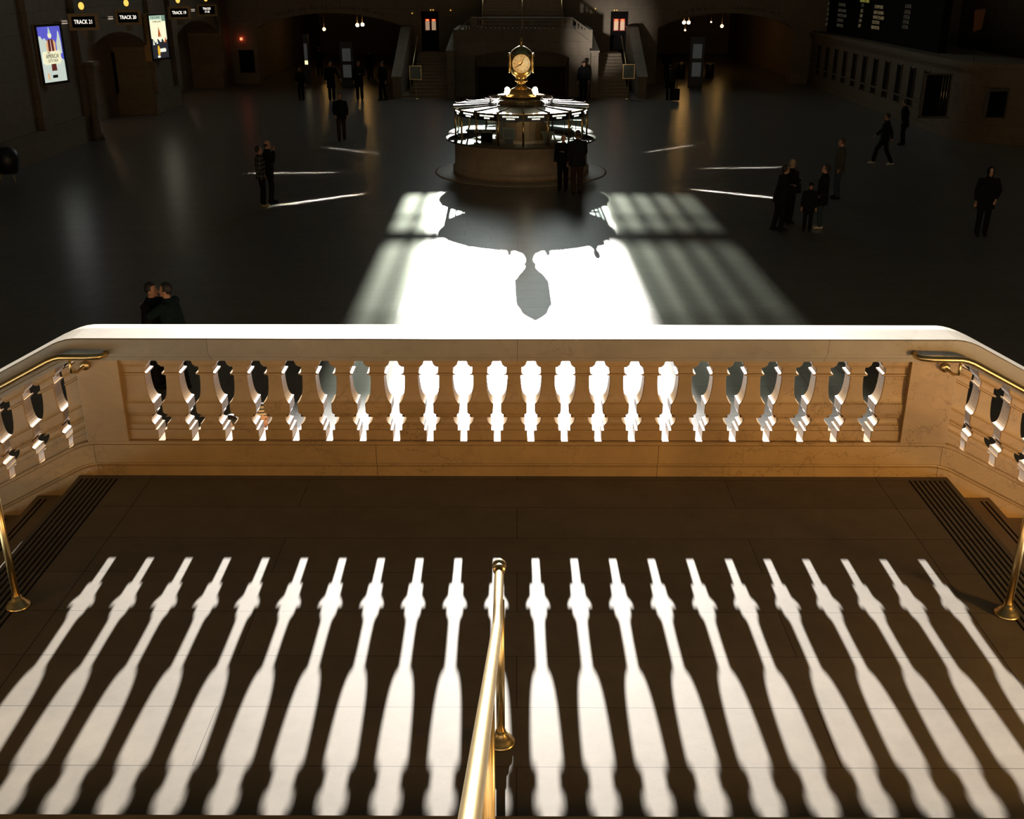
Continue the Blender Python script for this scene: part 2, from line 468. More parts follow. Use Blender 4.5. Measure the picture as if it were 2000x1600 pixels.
# profile read off the photograph: (row, half gap in metres)
_k = 0.000844
GAP = [(859.5, 29), (841.5, 29), (840.5, 30), (840.3, 50), (833, 51), (831.3, 52), (831, 56), (828.5, 72), (826, 82), (823, 89), (819.5, 92), (817.2, 90), (816.6, 84), (816.2, 55), (814.6, 54), (814.2, 67), (812.4, 68), (811.6, 56), (810, 45), (808.3, 38), (806, 34.5), (789.2, 34),
       (788.6, 40), (787, 50), (784.5, 59), (781, 67), (776, 75), (770, 80.5), (760, 86), (748, 89.5), (738, 90), (736.6, 89), (735.6, 80), (734.5, 72), (734.2, 62), (731.6, 62), (731.2, 76), (730.4, 84), (722, 86), (718.6, 84), (718.2, 62), (716.5, 58), (714.8, 48), (713.8, 45), (711.9, 44), (711.6, 40), (708, 39.5), (707.6, 34), (703.3, 33.5)]
SPC = 0.2494
def baluster_mesh(side=0, shear=0.0, half=0):
    b = MB(); rows = []
    for y, g in GAP:
        a = SPC/2 - g*_k
        d = 0.09 - 0.50*(0.097-a)
        z = hpx(y)
        c = 0.005
        xl, xr = -a, a
        if half == 1: xl = -SPC/2+0.0
        if half == -1: xr = SPC/2
        ring = [(xl+c, -d), (xr-c, -d), (xr, -d+c), (xr, d-c), (xr-c, d), (xl+c, d), (xl, d-c), (xl, -d+c)]
        rows.append([(x, yy, z + shear*x) for x, yy in ring])
    vs = [p for r in rows for p in r]; n = 8
    fs = [(i*n+k, i*n+(k+1) % n, (i+1)*n+(k+1) % n, (i+1)*n+k) for i in range(len(rows)-1) for k in range(n)]
    fs += [tuple(range(n))[::-1], tuple((len(rows)-1)*n+k for k in range(n))]
    b.add(vs, fs, False)
    return b
X0 = -2.643
proto = baluster_mesh().build('baluster', M['balstone'], bal, local=True)
proto.location = (X0+SPC*0.5, -0.01, -LZ)
for i in range(1, 21):
    c = proto.copy(); C.objects.link(c); c.location.x = X0+SPC*(i+0.5)
# engaged half balusters against the piers
h1 = baluster_mesh(half=1).build('half_baluster', M['balstone'], bal, local=True); h1.location = (X0-SPC*0.5, -0.01, -LZ)
h2 = baluster_mesh(half=-1).build('half_baluster', M['balstone'], bal, local=True); h2.location = (X0+SPC*21.5, -0.01, -LZ)
PL0, PL1, PR0, PR1 = -3.19, X0-SPC, X0+SPC*22, 3.17
for a, c in ((PL0, PL1+0.01), (PR0-0.01, PR1)):
    MB().box(a, c, 7.172, 7.43, z866, 3.63).build('pier', M['balstone'], bal, bevel=0.004)
for sgn, xe in ((-1, PL0), (1, PR1)):
    sm = baluster_mesh(shear=-SL*sgn).build('baluster', M['balstone'], bal, local=True)
    hm = baluster_mesh(shear=-SL*sgn, half=-sgn*1).build('half_baluster', M['balstone'], bal, local=True)
    hx = xe - sgn*0.0
    hm.location = (hx, -0.01, -LZ-drop(hx+sgn*0.06))
    for k in range(12):
        o = sm if k == 0 else sm.copy()
        if k: C.objects.link(o)
        x = xe+sgn*(0.013+SPC*(k+1)*0.985)
        o.location = (x, -0.01, -LZ-SL*(abs(x+0.02)-XB))
# wall-side handrails on the balustrade's inner face
def flange(b, c, r=0.06):
    b.lathe([(r, 0), (r, 0.008), (r*0.93, 0.016), (r*0.8, 0.02), (r*0.76, 0.032), (r*0.6, 0.036), (r*0.52, 0.05), (r*0.38, 0.056), (r*0.36, 0.075)], c, 28)
for side, lab in ((-1, 'brass handrail fixed along the marble left of the landing'), (1, 'brass handrail fixed along the marble right of the landing')):
    yw = 7.10
    if side < 0: pts = [hit(207, 690, y=7.09), hit(203, 694, y=7.06), hit(192, 697, y=7.0), hit(170, 698, y=6.99), hit(116, 698, y=6.99), hit(104, 701, y=6.99), hit(92, 706, y=6.99)]
    else: pts = [hit(1786, 690, y=7.09), hit(1789, 696, y=7.06), hit(1800, 700, y=7.0), hit(1822, 702, y=6.99), hit(1878, 703, y=6.99), hit(1890, 705.5, y=6.99), hit(1902, 710, y=6.99)]
    p = pts[-1]
    pts.append(p+Vector((side*1.0, 0, -SL*1.0))); pts.append(p+Vector((side*4.4, 0, -SL*4.4)))
    hr = empty('handrail', (side*3.2, 7.0, 3.6)); tag(hr, lab, 'handrail')
    MB().tube(pts, 0.021, 14).build('rail', M['brass'], hr)
    q = hit(166 if side < 0 else 1846, 714 if side < 0 else 718, y=7.165)
    bb = MB().lathe([(0.035, 0), (0.035, 0.012), (0.028, 0.02), (0.016, 0.024), (0.0, 0.026)], n=20)
    bb.xf(Matrix.Translation(q) @ Matrix.Rotation(PI/2, 4, 'X'))
    bx_ = q.x - side*0.0
    bb.tube([q+Vector((0, -0.02, 0)), q+Vector((side*0.01, -0.12, -0.005)), Vector((q.x+side*0.03, 6.995, q.z+0.01)), Vector((q.x+side*0.03, 6.99, pts[3].z-0.01))], 0.011, 10)
    bb.build('bracket', M['brass'], hr)

# ------------------------------------------------------------------ free-standing brass handrails
def post(parent, x, y, z0, z1, r=0.021):
    b = MB(); flange(b, (x, y, z0), 0.072)
    o = b.build('flange', M['brass'], parent)
    MB().tube([(x, y, z0+0.03), (x, y, z1)], r, 16).build('post', M['brass'], parent)
cr = empty('handrail', (-0.085, 4.2, LZ)); tag(cr, 'polished brass handrail with ball end in the middle of the stripes', 'handrail')
XC = -0.086
MB().tube([(XC, 4.46, 3.52), (XC, 4.10, 3.52), (XC, 4.02, 3.524), (XC, 3.94, 3.545), (XC, 3.86, 3.585), (XC, 1.0, 3.585+0.5*2.86), (XC, -1.5, 3.585+0.5*5.36)], 0.0225, 20).build('rail', M['brass'], cr)
MB().lathe([(0.0, -0.036), (0.018, -0.031), (0.031, -0.018), (0.036, 0), (0.031, 0.018), (0.018, 0.031), (0, 0.036)], n=20).xf(Matrix.Translation((XC, 4.49, 3.52))).build('ball_finial', M['brass'], cr)
MB().lathe([(0.03, -0.012), (0.03, 0.012)], n=18).xf(Matrix.Translation((XC, 4.455, 3.52)) @ Matrix.Rotation(PI/2, 4, 'X')).build('collar', M['brass'], cr)
post(cr, XC+0.008, 4.2, LZ, 3.51)
post(cr, XC, 2.56, LZ+0.158*3, 3.585+0.5*(3.86-2.56)-0.02)
post(cr, XC, 0.9, LZ+0.158*8, 3.585+0.5*(3.86-0.9)-0.02)
for px, py, side, lab in ((36, 1184, -1, 'brass handrail post on a round flange at the left edge of the landing'), (1966, 1200, 1, 'brass handrail post on a round flange at the right edge of the landing')):
    p = hit(px, py, z=LZ)
    e = empty('handrail', (p.x, p.y, LZ)); tag(e, lab, 'handrail')
    post(e, p.x, p.y, LZ, LZ+0.86)
    MB().tube([(p.x, p.y, LZ+0.87), (p.x+side*0.25, p.y, LZ+0.87), (p.x+side*0.33, p.y, LZ+0.85), (p.x+side*4.3, p.y, LZ+0.85-SL*4.0)], 0.0225, 16).build('rail', M['brass'], e)

# ================================================================== the information booth in the hall
BX, BY = 0.106, 36.0
booth = empty('information_booth', (BX, BY, 0))
tag(booth, 'round marble information booth with glazed upper half and sunlit roof', 'information booth')
MB().lathe([(2.87, 0.0), (2.87, 0.02), (2.80, 0.03), (2.2, 0.03)], (BX, BY, 0), 64).build('floor_disc', M['boothstone'], booth)
MB().lathe([(2.27, 0.03), (2.27, 0.22), (2.22, 0.24), (2.20, 0.26), (2.20, 0.98), (2.24, 1.0), (2.24, 1.04), (2.20, 1.06), (2.20, 1.10)], (BX, BY, 0), 72).build('drum', M['boothstone'], booth)
MB().lathe([(2.20, 1.08), (2.47, 1.09), (2.50, 1.11), (2.50, 1.13), (2.47, 1.145), (1.7, 1.15)], (BX, BY, 0), 72, cap=False).build('counter', M['counterm'], booth)
MB().lathe([(2.2, 1.26), (2.40, 1.27), (2.40, 1.29), (1.8, 1.30)], (BX, BY, 0), 72, a0=R(-8), a1=R(188), cap=False).build('shelf', M['counterm'], booth)
NP = 17; STEP = 2*PI/NP; A0 = -PI/2+R(1.7)
def bp(a, r, z): return (BX+r*math.cos(a), BY+r*math.sin(a), z)
dz = Vector((0, 0, 1))
for k in range(NP):
    a = A0+STEP*k; a2 = a+STEP; am = a+STEP/2
    MB().tube([bp(a, 2.17, 1.14), bp(a, 2.17, 2.13)], 0.032, 8).build('post', M['oldbrass'], booth)
    def panel(name, r, z0, z1, th, m, g=0.0):
        p0, p1 = Vector(bp(a+g, r, z0)), Vector(bp(a2-g, r, z0)); q0, q1 = Vector(bp(a+g, r-th, z0)), Vector(bp(a2-g, r-th, z0))
        h = dz*(z1-z0)
        return MB().add([p0, p1, q1, q0, p0+h, p1+h, q1+h, q0+h], [(0,3,2,1),(4,5,6,7),(0,1,5,4),(1,2,6,5),(2,3,7,6),(3,0,4,7)]).build(name, m, booth)
    panel('glass_pane', 2.155, 1.15, 1.90, 0.012, M['glass'], 0.012)
    hd = panel('header_panel', 2.19, 1.90, 2.10, 0.03, M['black'], 0.004)
    rot = (PI/2, 0, am+PI/2)
    ap = 2.19*math.cos(STEP/2)+0.004
    for body, zz, sz in (('METRO-NORTH RAILROAD', 2.035, 0.068), ('TIMETABLES' if k % 2 else 'INFORMATION', 1.965, 0.062)):
        text(body, sz, (ap*math.cos(am), ap*math.sin(am), zz), rot, M['signwhite'], hd, xs=0.62)
    # frosted roof glass and ribs
    r0, r1 = 1.03, 2.25
    v = [bp(a+0.008, r0, 2.20), bp(a2-0.008, r0, 2.20), bp(a2-0.008, r1, 2.135), bp(a+0.008, r1, 2.135)]
    v += [tuple(Vector(p)-dz*0.015) for p in v]
    MB().add(v, [(0,3,2,1),(4,5,6,7),(0,1,5,4),(1,2,6,5),(2,3,7,6),(3,0,4,7)]).build('roof_pane', M['roofglass'], booth)
    MB().tube([bp(a, r0, 2.205), bp(a, r1+0.01, 2.15)], 0.024, 6).ball(bp(a, r1, 2.165), 0.03, 8, 6).build('roof_rib', M['bronze'], booth)
MB().lathe([(2.19, 2.10), (2.27, 2.11), (2.275, 2.135), (2.24, 2.14)], (BX, BY, 0), NP*4).build('cornice', M['oldbrass'], booth)
MB().lathe([(0.0, 2.17), (1.03, 2.18), (1.06, 2.2), (1.06, 2.215), (1.0, 2.22), (0.72, 2.22)], (BX, BY, 0), 48).build('roof_ring', M['bronze'], booth)
fn = MB()
for z in (2.26, 2.38): fn.tube([bp(2*PI*i/40, 1.03, z) for i in range(41)], 0.012, 6)
for i in range(48):
    a = 2*PI*i/48
    fn.tube([bp(a, 1.03, 2.21), bp(a, 1.03, 2.41)], 0.009, 5).ball(bp(a, 1.03, 2.42), 0.018, 6, 5)
fn.build('cresting', M['bronze'], booth)
dr = MB().lathe([(0.74, 2.20), (0.76, 2.23), (0.71, 2.25), (0.70, 2.42), (0.73, 2.44), (0.77, 2.46), (0.77, 2.475), (0.0, 2.48)], (BX, BY, 0), 64).build('roof_drum', M['oldbrass'], booth)
word = 'Information'
for q in (-1, 0, 1, 2):
    base = -PI/2 + q*PI/2
    for i, ch in enumerate(word):
        aa = base + (i-5)*0.105
        text(ch, 0.12, (0.706*math.cos(aa), 0.706*math.sin(aa), 2.345), (PI/2, 0, aa+PI/2), M['black'], dr)
# core column and the furniture inside
core = MB().lathe([(0.95, 0.03), (0.95, 1.1), (0.90, 1.14), (0.90, 2.17)], (BX+0.05, BY+0.2, 0), 14, smooth=False).build('core_column', M['woodpanel'], booth)
MB().lathe([(1.95, 0.9), (1.95, 0.96), (1.35, 0.96), (1.35, 0.9)], (BX, BY, 0), 48, cap=False).build('work_desk', M['darkwood'], booth)

def at_booth(px, py, r): # place inside the booth seen through pixel column px, on the front side ring of radius r
    X = hit(px, py, y=BY-r).x
    return X
mon = empty('monitor', (hit(994, 262, y=34.6).x, 34.65, 0.96)); tag(mon, 'pale boxy monitor behind the front glass of the booth', 'monitor')
mx_ = mon.location.x
MB().box(mx_-0.20, mx_+0.20, 34.62, 34.68, 1.26, 1.60).build('bezel', M['grey'], mon)
MB().box(mx_-0.15, mx_+0.15, 34.612, 34.622, 1.30, 1.56).build('screen', M['black'], mon)
MB().prism([(mx_-0.17, 1.28), (mx_+0.17, 1.28), (mx_+0.12, 1.54), (mx_-0.12, 1.54)], 34.68, 34.95).build('casing', M['grey'], mon)
MB().box(mx_-0.13, mx_+0.13, 34.62, 34.9, 0.96, 1.27).build('stand', M['darkwood'], mon)
ar = empty('arrivals_sign', (hit(1000, 243, y=34.4).x, 34.5, 1.82)); tag(ar, 'small white sign reading ARRIVALS hanging above the booth monitor', 'sign')
MB().box(-0.22, 0.22, -0.008, 0.008, -0.05, 0.05).build('panel', M['paper'], ar, local=True)
text('ARRIVALS', 0.085, (0, -0.010, 0), (PI/2, 0, 0), M['cardred'], ar)
MB().tube([(-0.18, 0, 0.05), (-0.18, 0, 0.27)], 0.004, 5).build('cord', M['black'], ar, local=True)
MB().tube([(0.18, 0, 0.05), (0.18, 0, 0.27)], 0.004, 5).build('cord', M['black'], ar, local=True)
fb = empty('terminal', (hit(951, 265, y=35.0).x, 34.9, 0.96)); tag(fb, 'dark square computer terminal in the left side of the booth', 'terminal')
fx = fb.location.x
MB().box(fx-0.19, fx+0.19, 34.75, 35.0, 1.0, 1.48).build('casing', M['black'], fb, bevel=0.01)
MB().box(fx-0.17, fx+0.17, 34.742, 34.752, 1.1, 1.42).build('screen', M['darkbox'], fb)
MB().box(fx-0.19, fx+0.19, 34.74, 34.76, 1.455, 1.485).build('trim_bar', M['paper'], fb)
oc = empty('office_chair', (hit(1069, 268, y=35.0).x, 35.0, 0.03)); tag(oc, 'pale waisted chair back seen through the booth glass right of centre', 'chair')
ox = oc.location.x
MB().prism([(ox-0.11, 1.02), (ox+0.11, 1.02), (ox+0.11, 1.2), (ox+0.16, 1.38), (ox+0.24, 1.50), (ox-0.24, 1.50), (ox-0.16, 1.38), (ox-0.11, 1.2)], 34.60, 34.66).build('backrest', M['chairs'], oc, bevel=0.015)
MB().box(ox-0.24, ox+0.24, 34.62, 34.98, 0.62, 0.70).build('seat', M['chairs'], oc, bevel=0.02)
MB().tube([(ox, 34.8, 0.1), (ox, 34.8, 0.62)], 0.03, 8).build('column', M['black'], oc)
for k in range(5):
    a = 2*PI*k/5
    MB().tube([(ox, 34.8, 0.12), (ox+0.28*math.cos(a), 34.8+0.28*math.sin(a), 0.06)], 0.02, 6).build('leg', M['black'], oc)
rk = empty('timetable_rack', (BX+1.72, BY+0.1, 1.15)); tag(rk, 'open metal timetable rack at the right end inside the booth', 'rack')
for i in range(4): MB().tube([(BX+1.45+0.19*i, BY+0.35, 1.15), (BX+1.45+0.19*i, BY+0.35, 1.88)], 0.014, 6).build('upright', M['black'], rk)
for z in (1.38, 1.62, 1.82): MB().box(BX+1.42, BX+2.04, BY+0.2, BY+0.4, z, z+0.02).build('shelf', M['paper'], rk)
dk = empty('side_table', (BX-1.25, BY+0.35, 0.96)); tag(dk, 'sunlit paper-strewn desk at the left inside the booth', 'desk')
MB().box(BX-1.85, BX-0.7, BY+0.2, BY+0.75, 1.32, 1.35).build('top', M['paper'], dk)
for i in range(2): MB().box(BX-1.8+1.0*i, BX-1.76+1.0*i, BY+0.25, BY+0.7, 0.96, 1.32).build('leg', M['darkwood'], dk)
lampd = empty('desk_lamp', (BX-1.45, BY-0.55, 1.15)); tag(lampd, 'small desk lamp on the counter at the left inside the booth', 'lamp')
MB().lathe([(0.07, 0), (0.07, 0.015), (0.015, 0.03), (0.012, 0.22)], n=14).build('base', M['brass'], lampd, local=True)
MB().lathe([(0.09, 0.20), (0.05, 0.30), (0.02, 0.32)], n=14).build('lamp_shade', M['paper'], lampd, local=True)

# ------------------------------------------------------------------ four-faced clock on the booth
def clockface_mat():
    m, nt, p = _base('opal_dial')
    g = _n(nt, 'ShaderNodeNewGeometry'); no = _n(nt, 'ShaderNodeTexNoise'); no.inputs['Scale'].default_value = 3
    nt.links.new(g.outputs['Position'], no.inputs['Vector'])
    r = _n(nt, 'ShaderNodeValToRGB'); r.color_ramp.elements[0].color = (0.75, 0.40, 0.12, 1); r.color_ramp.elements[1].color = (0.95, 0.66, 0.30, 1)
    r.color_ramp.elements[0].position = 0.35; r.color_ramp.elements[1].position = 0.65
    nt.links.new(no.outputs['Fac'], r.inputs[0]); nt.links.new(r.outputs[0], p.inputs['Base Color'])
    nt.links.new(r.outputs[0], p.inputs['Emission Color']); p.inputs['Emission Strength'].default_value = 0.62
    return m
M['dial'] = clockface_mat()
ck = empty('clock', (BX, BY, 2.48)); tag(ck, 'brass four-faced globe clock glowing on top of the information booth', 'clock')
MB().lathe([(0.52, 0.0), (0.52, 0.03), (0.44, 0.05), (0.42, 0.10), (0.36, 0.12), (0.35, 0.17), (0.30, 0.20), (0.20, 0.24), (0.15, 0.30), (0.13, 0.37), (0.15, 0.41), (0.20, 0.43), (0.21, 0.46), (0.17, 0.49),
            (0.16, 0.52), (0.21, 0.55), (0.22, 0.58), (0.16, 0.61)], n=40).build('pedestal', M['oldbrass'], ck, local=True)
MB().lathe([(0.16, 0.56), (0.22, 0.59), (0.30, 0.65), (0.365, 0.74), (0.395, 0.86), (0.405, 1.0), (0.398, 1.14), (0.37, 1.27), (0.30, 1.38), (0.18, 1.47), (0.08, 1.52), (0.0, 1.53)], n=48, sq=2.9).build('housing', M['brass'], ck, local=True)
MB().lathe([(0.09, 1.50), (0.05, 1.53), (0.035, 1.57), (0.075, 1.61), (0.08, 1.65), (0.045, 1.69), (0.055, 1.72), (0.035, 1.75), (0.0, 1.77)], n=16).build('finial', M['oldbrass'], ck, local=True)
HOURS = [str(i) for i in range(1, 13)]
for q in range(4):
    a = -PI/2+q*PI/2
    f = MB().lathe([(0.0, 0.0), (0.285, 0.0), (0.285, -0.02)], n=40)
    T = Matrix.Rotation(a+PI/2, 4, 'Z') @ Matrix.Translation((0, -0.402, 1.0)) @ Matrix.Rotation(PI/2, 4, 'X')
    fo = f.xf(T).build('dial', M['dial'], ck, local=True)
    bz = MB().lathe([(0.28, -0.03), (0.28, 0.008), (0.29, 0.014), (0.30, 0.008), (0.308, 0.006), (0.315, 0.0), (0.315, -0.03)], n=48, cap=False)
    bzl = bz.xf(T).build('bezel', M['oldbrass'], ck, local=True)
    for s1 in (-1, 1):
        for s2 in (-1, 1):
            MB().tube([(s1*0.22, s2*0.22, 0.01), (s1*0.29, s2*0.29, 0.005)], 0.014, 6).xf(T).build('stud', M['brass'], bzl, local=True)
    for h in range(1, 13):
        th = R(30*h)
        p = T @ Vector((0.23*math.sin(th), 0.23*math.cos(th), 0.003))
        text(str(h), 0.07, p, (PI/2, 0, a+PI/2), M['ink'], fo)
    for th, L_, wd, nm in ((R(26), 0.25, 0.009, 'minute_hand'), (R(238), 0.215, 0.016, 'hour_hand')):
        hd_ = MB().prism([(-wd*0.6, -0.06), (wd*0.6, -0.06), (wd, 0.05), (wd*0.35, L_), (-wd*0.35, L_), (-wd, 0.05)], 0.006, 0.012, 'z')
        hd_.xf(T @ Matrix.Rotation(-th, 4, 'Z')).build(nm, M['ink'], fo, local=True)
gl = []
for k, (sx, sy) in enumerate(((-1, -1), (1, -1), (-1, 1), (1, 1))):
    e = empty('globe_lamp', (BX+sx*0.46, BY+sy*0.40, 2.475))
    lab = {(-1, -1): 'glowing round lamp on the booth roof, front left of the clock', (1, -1): 'glowing round lamp on the booth roof, front right of the clock',
           (-1, 1): 'glowing round lamp on the booth roof, behind left of the clock', (1, 1): 'glowing round lamp on the booth roof, behind right of the clock'}[(sx, sy)]
    tag(e, lab, 'lamp', 'globe lamps around the clock')
    MB().lathe([(0.05, 0), (0.05, 0.012), (0.02, 0.02), (0.02, 0.05)], n=12).build('socket', M['brass'], e, local=True)
    MB().ball((0, 0, 0.13), 0.088).build('globe', M['globe'], e, local=True)

# ================================================================== grand stair at the far end of the hall
fs_ = empty('staircase', (0.1, 60, 0)); tag(fs_, 'dim marble staircase at the far end with balustraded landing and two side flights', 'staircase')
FD = 59.0
lx0, lx1 = hit(888, 185, y=FD).x, hit(1154, 185, y=FD).x
ax0, ax1 = hit(928, 185, y=FD).x, hit(1110, 185, y=FD).x
zA, zC = hit(1019, 112, y=FD).z, hit(1019, 97, y=FD).z
zL = hit(1019, 58, y=FD).z
b = MB(); n = 20
b.box(lx0, ax0, FD, FD+5, 0, zL); b.box(ax1, lx1, FD, FD+5, 0, zL)
for i in range(n):
    t0, t1 = i/n, (i+1)/n
    xa, xb = ax0+(ax1-ax0)*t0, ax0+(ax1-ax0)*t1
    za, zb = [zA+(zC-zA)*math.sin(PI*t)**0.7 for t in (t0, t1)]
    b.add([(xa,FD,za),(xb,FD,zb),(xb,FD,zL),(xa,FD,zL),(xa,FD+5,za),(xb,FD+5,zb),(xb,FD+5,zL),(xa,FD+5,zL)], [(0,1,2,3),(0,4,5,1),(7,6,5,4),(3,2,6,7)])
b.box(ax0, ax1, FD+1.6, FD+2.0, 0, zC+0.1)
b.build('landing_block', M['wall'], fs_)
MB().box(ax0+0.1, ax1-0.1, FD+1.5, FD+1.62, 0, hit(1019, 130, y=FD+1.5).z).build('alcove_panel', M['darkwood'], fs_)
zr0, zr1 = hit(1019, 56, y=FD).z, hit(1019, 34, y=FD).z
sx0, sx1 = hit(938, 45, y=FD).x, hit(1100, 45, y=FD).x
MB().box(sx0-0.5, sx1+0.5, FD-0.1, FD+0.25, zr1-0.1, zr1).build('coping', M['wall'], fs_)
MB().box(sx0-0.5, sx1+0.5, FD-0.12, FD+0.25, zL-0.12, zr0+0.03).build('bottom_rail', M['wall'], fs_)
MB().box(sx0-0.5, sx0-0.15, FD-0.08, FD+0.22, zr0, zr1-0.1).build('pier', M['wall'], fs_)
MB().box(sx1+0.15, sx1+0.5, FD-0.08, FD+0.22, zr0, zr1-0.1).build('pier', M['wall'], fs_)
hz0, hz1 = hpx(857), hpx(703.3)
fb0 = baluster_mesh()
fb0.v = [Vector((v.x*0.8, v.y*0.8, (v.z-hz0)/(hz1-hz0)*(zr1-0.1-zr0-0.03))) for v in fb0.v]
fbo = fb0.build('baluster', M['wall'], fs_, local=True)
for i in range(20):
    o = fbo if i == 0 else fbo.copy()
    if i: C.objects.link(o)
    o.location = (sx0-0.05+(sx1-sx0+0.1)*i/19-0.1, FD+0.08-60, zr0+0.03)
for sgn, xa, pxo, pyo in ((-1, sx0-0.5, 889, 63), (1, sx1+0.5, 1153, 60)):
    e_ = hit(pxo, pyo, y=FD)
    dx = abs(e_.x-xa); dzz = (zr1-e_.z)
    for (o0, o1, nm) in ((-0.1, 0.0, 'coping'), (-0.62*(zr1-zr0), -0.52*(zr1-zr0)-0.1, 'bottom_rail')):
        pass
    def rk_(z0, z1, nm):
        xs = sorted([xa, e_.x]); zz = {xa: 0, e_.x: -dzz}
        MB().add([(xs[0],FD-0.1,z0+zz[xs[0]]),(xs[1],FD-0.1,z0+zz[xs[1]]),(xs[1],FD+0.25,z0+zz[xs[1]]),(xs[0],FD+0.25,z0+zz[xs[0]]),
                  (xs[0],FD-0.1,z1+zz[xs[0]]),(xs[1],FD-0.1,z1+zz[xs[1]]),(xs[1],FD+0.25,z1+zz[xs[1]]),(xs[0],FD+0.25,z1+zz[xs[0]])],
                 [(0,3,2,1),(4,5,6,7),(0,1,5,4),(1,2,6,5),(2,3,7,6),(3,0,4,7)]).build(nm, M['wall'], fs_)
    rk_(zr1-0.1, zr1, 'coping'); rk_(zL-0.12, zr0+0.03, 'bottom_rail')
    for i in range(5):
        t = (i+0.7)/5.4
        o = fbo.copy(); C.objects.link(o); o.location = (xa+(e_.x-xa)*t, FD+0.08-60, zr0+0.03-dzz*t)
# central upper flight and its brass rails
ux0, ux1 = hit(942, 28, y=61.5).x, hit(1098, 28, y=61.5).x
zz0 = zL
for k in range(12):
    MB().box(ux0, ux1, 61.4+0.33*k, 61.4+0.33*(k+1)+0.02, zz0+0.17*k, zz0+0.17*(k+1)).build('step', M['tread'], fs_)
for x in (ux0, (ux0+ux1)/2, ux1):
    MB().tube([(x, 61.2, zz0), (x, 61.2, zz0+0.7), (x, 65.3, zz0+0.7+0.17*12)], 0.03, 8).build('rail', M['brass'], fs_)
# side flights
for sgn, pa, pb in ((-1, 803, 876), (1, 1165, 1226)):
    x0, x1 = sorted((hit(pa, 185, y=59).x, hit(pb, 185, y=59).x))
    for k in range(13):
        MB().box(x0, x1, 58.6+0.42*k, 58.6+0.42*(k+1)+0.02, 0, 0.145*(k+1)).build('step', M['tread'], fs_)
    MB().box(x0, x1, 64.0, 66, 0, 1.9).build('top_landing', M['tread'], fs_)
    # inner and outer cheek walls
    for (w0, w1, h0, h1, nm) in (((x1, x1+0.38, 2.3, 2.9, 'inner_cheek') if sgn < 0 else (x0-0.38, x0, 2.3, 2.9, 'inner_cheek')),
                                 ((x0-0.9, x0-0.45, 1.0, 3.2, 'outer_cheek') if sgn < 0 else (x1+0.45, x1+0.9, 1.0, 3.2, 'outer_cheek'))):
        MB().prism([(58.3, 0), (66, 0), (66, h1), (64, h1), (58.3, h0)], w0, w1, 'x').build(nm, M['wall'], fs_)
        MB().prism([(58.25, h0), (58.25, h0+0.1), (64, h1+0.1), (66, h1+0.1), (66, h1), (64, h1)], w0-0.05, w1+0.05, 'x').build('cheek_coping', M['wall'], fs_)
    if sgn < 0: MB().box(x0-0.45, x0, 58.6, 66, 0, 0.1).build('gutter', M['tread'], fs_)
    xm = (x0+x1)/2 - 0.35*(1 if sgn < 0 else -1)
    MB().tube([(x0 if sgn < 0 else x1, 58.9, 0.1), (x0 if sgn < 0 else x1, 58.9, 0.95), (x0 if sgn < 0 else x1, 64.0, 2.8), (x0 if sgn < 0 else x1, 64.4, 2.8)], 0.025, 8).build('rail', M['brass'], fs_)
# doors at the head of the side flights
M['doorlit'] = emit('backlit_notice', (0.60, 0.40, 0.24), 0.55)
M['doorred'] = emit('red_light', (1.0, 0.14, 0.04), 2.4)
for n_, x0, x1 in ((1, -5.7, -4.65), (2, 5.42, 6.45)):
    d = struct(empty('door_%d' % n_, ((x0+x1)/2, HY+0.5, 1.9)))
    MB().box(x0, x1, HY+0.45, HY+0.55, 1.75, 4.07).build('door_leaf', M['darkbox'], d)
    for i in range(2):
        xa = x0+0.20+i*0.37; 
        f = MB().box(xa, xa+0.32, HY+0.42, HY+0.45, 2.98, 3.66).build('notice_frame', M['cardred'], d)
        MB().box(xa+0.04, xa+0.28, HY+0.41, HY+0.42, 3.02, 3.52).build('notice', M['doorlit'], f)
        MB().ball((xa+0.16, HY+0.40, 3.58), (0.11, 0.02, 0.045), 10, 6).build('red_light', M['doorred'], f)
for px, py, lb in ((841, 19.5, 'tiny warm light over the left lit doorway, left one of the close pair'), (846, 19.5, 'tiny warm light over the left lit doorway, right one of the close pair'),
                   (880, 20, 'tiny lone warm light just right of the left lit doorway'), (805, 26, 'tiny lone warm light left of the left lit doorway'),
                   (1200, 20, 'tiny warm light over the right lit doorway, left one of the pair'), (1205, 20, 'tiny warm light over the right lit doorway, right one of the pair'),
                   (1163, 17, 'tiny lone warm light left of the right lit doorway')):
    p = hit(px, py, y=HY-0.05)
    tag(MB().ball((p.x, HY-0.03, p.z), (0.035, 0.03, 0.025), 8, 6).build('spot_light', M['yellowlamp']), lb, 'light', 'tiny lights on the far wall')

# ================================================================== added lights imitating sunlight thrown back by the booth's brass edges
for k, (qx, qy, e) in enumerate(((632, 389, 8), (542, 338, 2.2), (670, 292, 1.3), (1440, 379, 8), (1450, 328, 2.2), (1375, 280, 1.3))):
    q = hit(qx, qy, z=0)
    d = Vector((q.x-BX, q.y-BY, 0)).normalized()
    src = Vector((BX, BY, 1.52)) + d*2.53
    lamp('glint_fill', 'AREA', src, e*3, (1.0, 0.97, 0.88), 0.03, src+Vector((d.x, d.y, -0.30)), R(3.6), 0.7)
lamp('glint_fill', 'AREA', (BX+0.6, BY+2.5, 1.7), 16, (1.0, 0.93, 0.82), 0.4, (4.3, FD, 2.9), R(11), 0.5)  # added light that brightens the right side of the far landing
lamp('booth_fill', 'POINT', (BX+0.1, BY-1.35, 1.82), 5, (1.0, 0.75, 0.45), 0.08)  # unseen light, added to brighten the booth interior

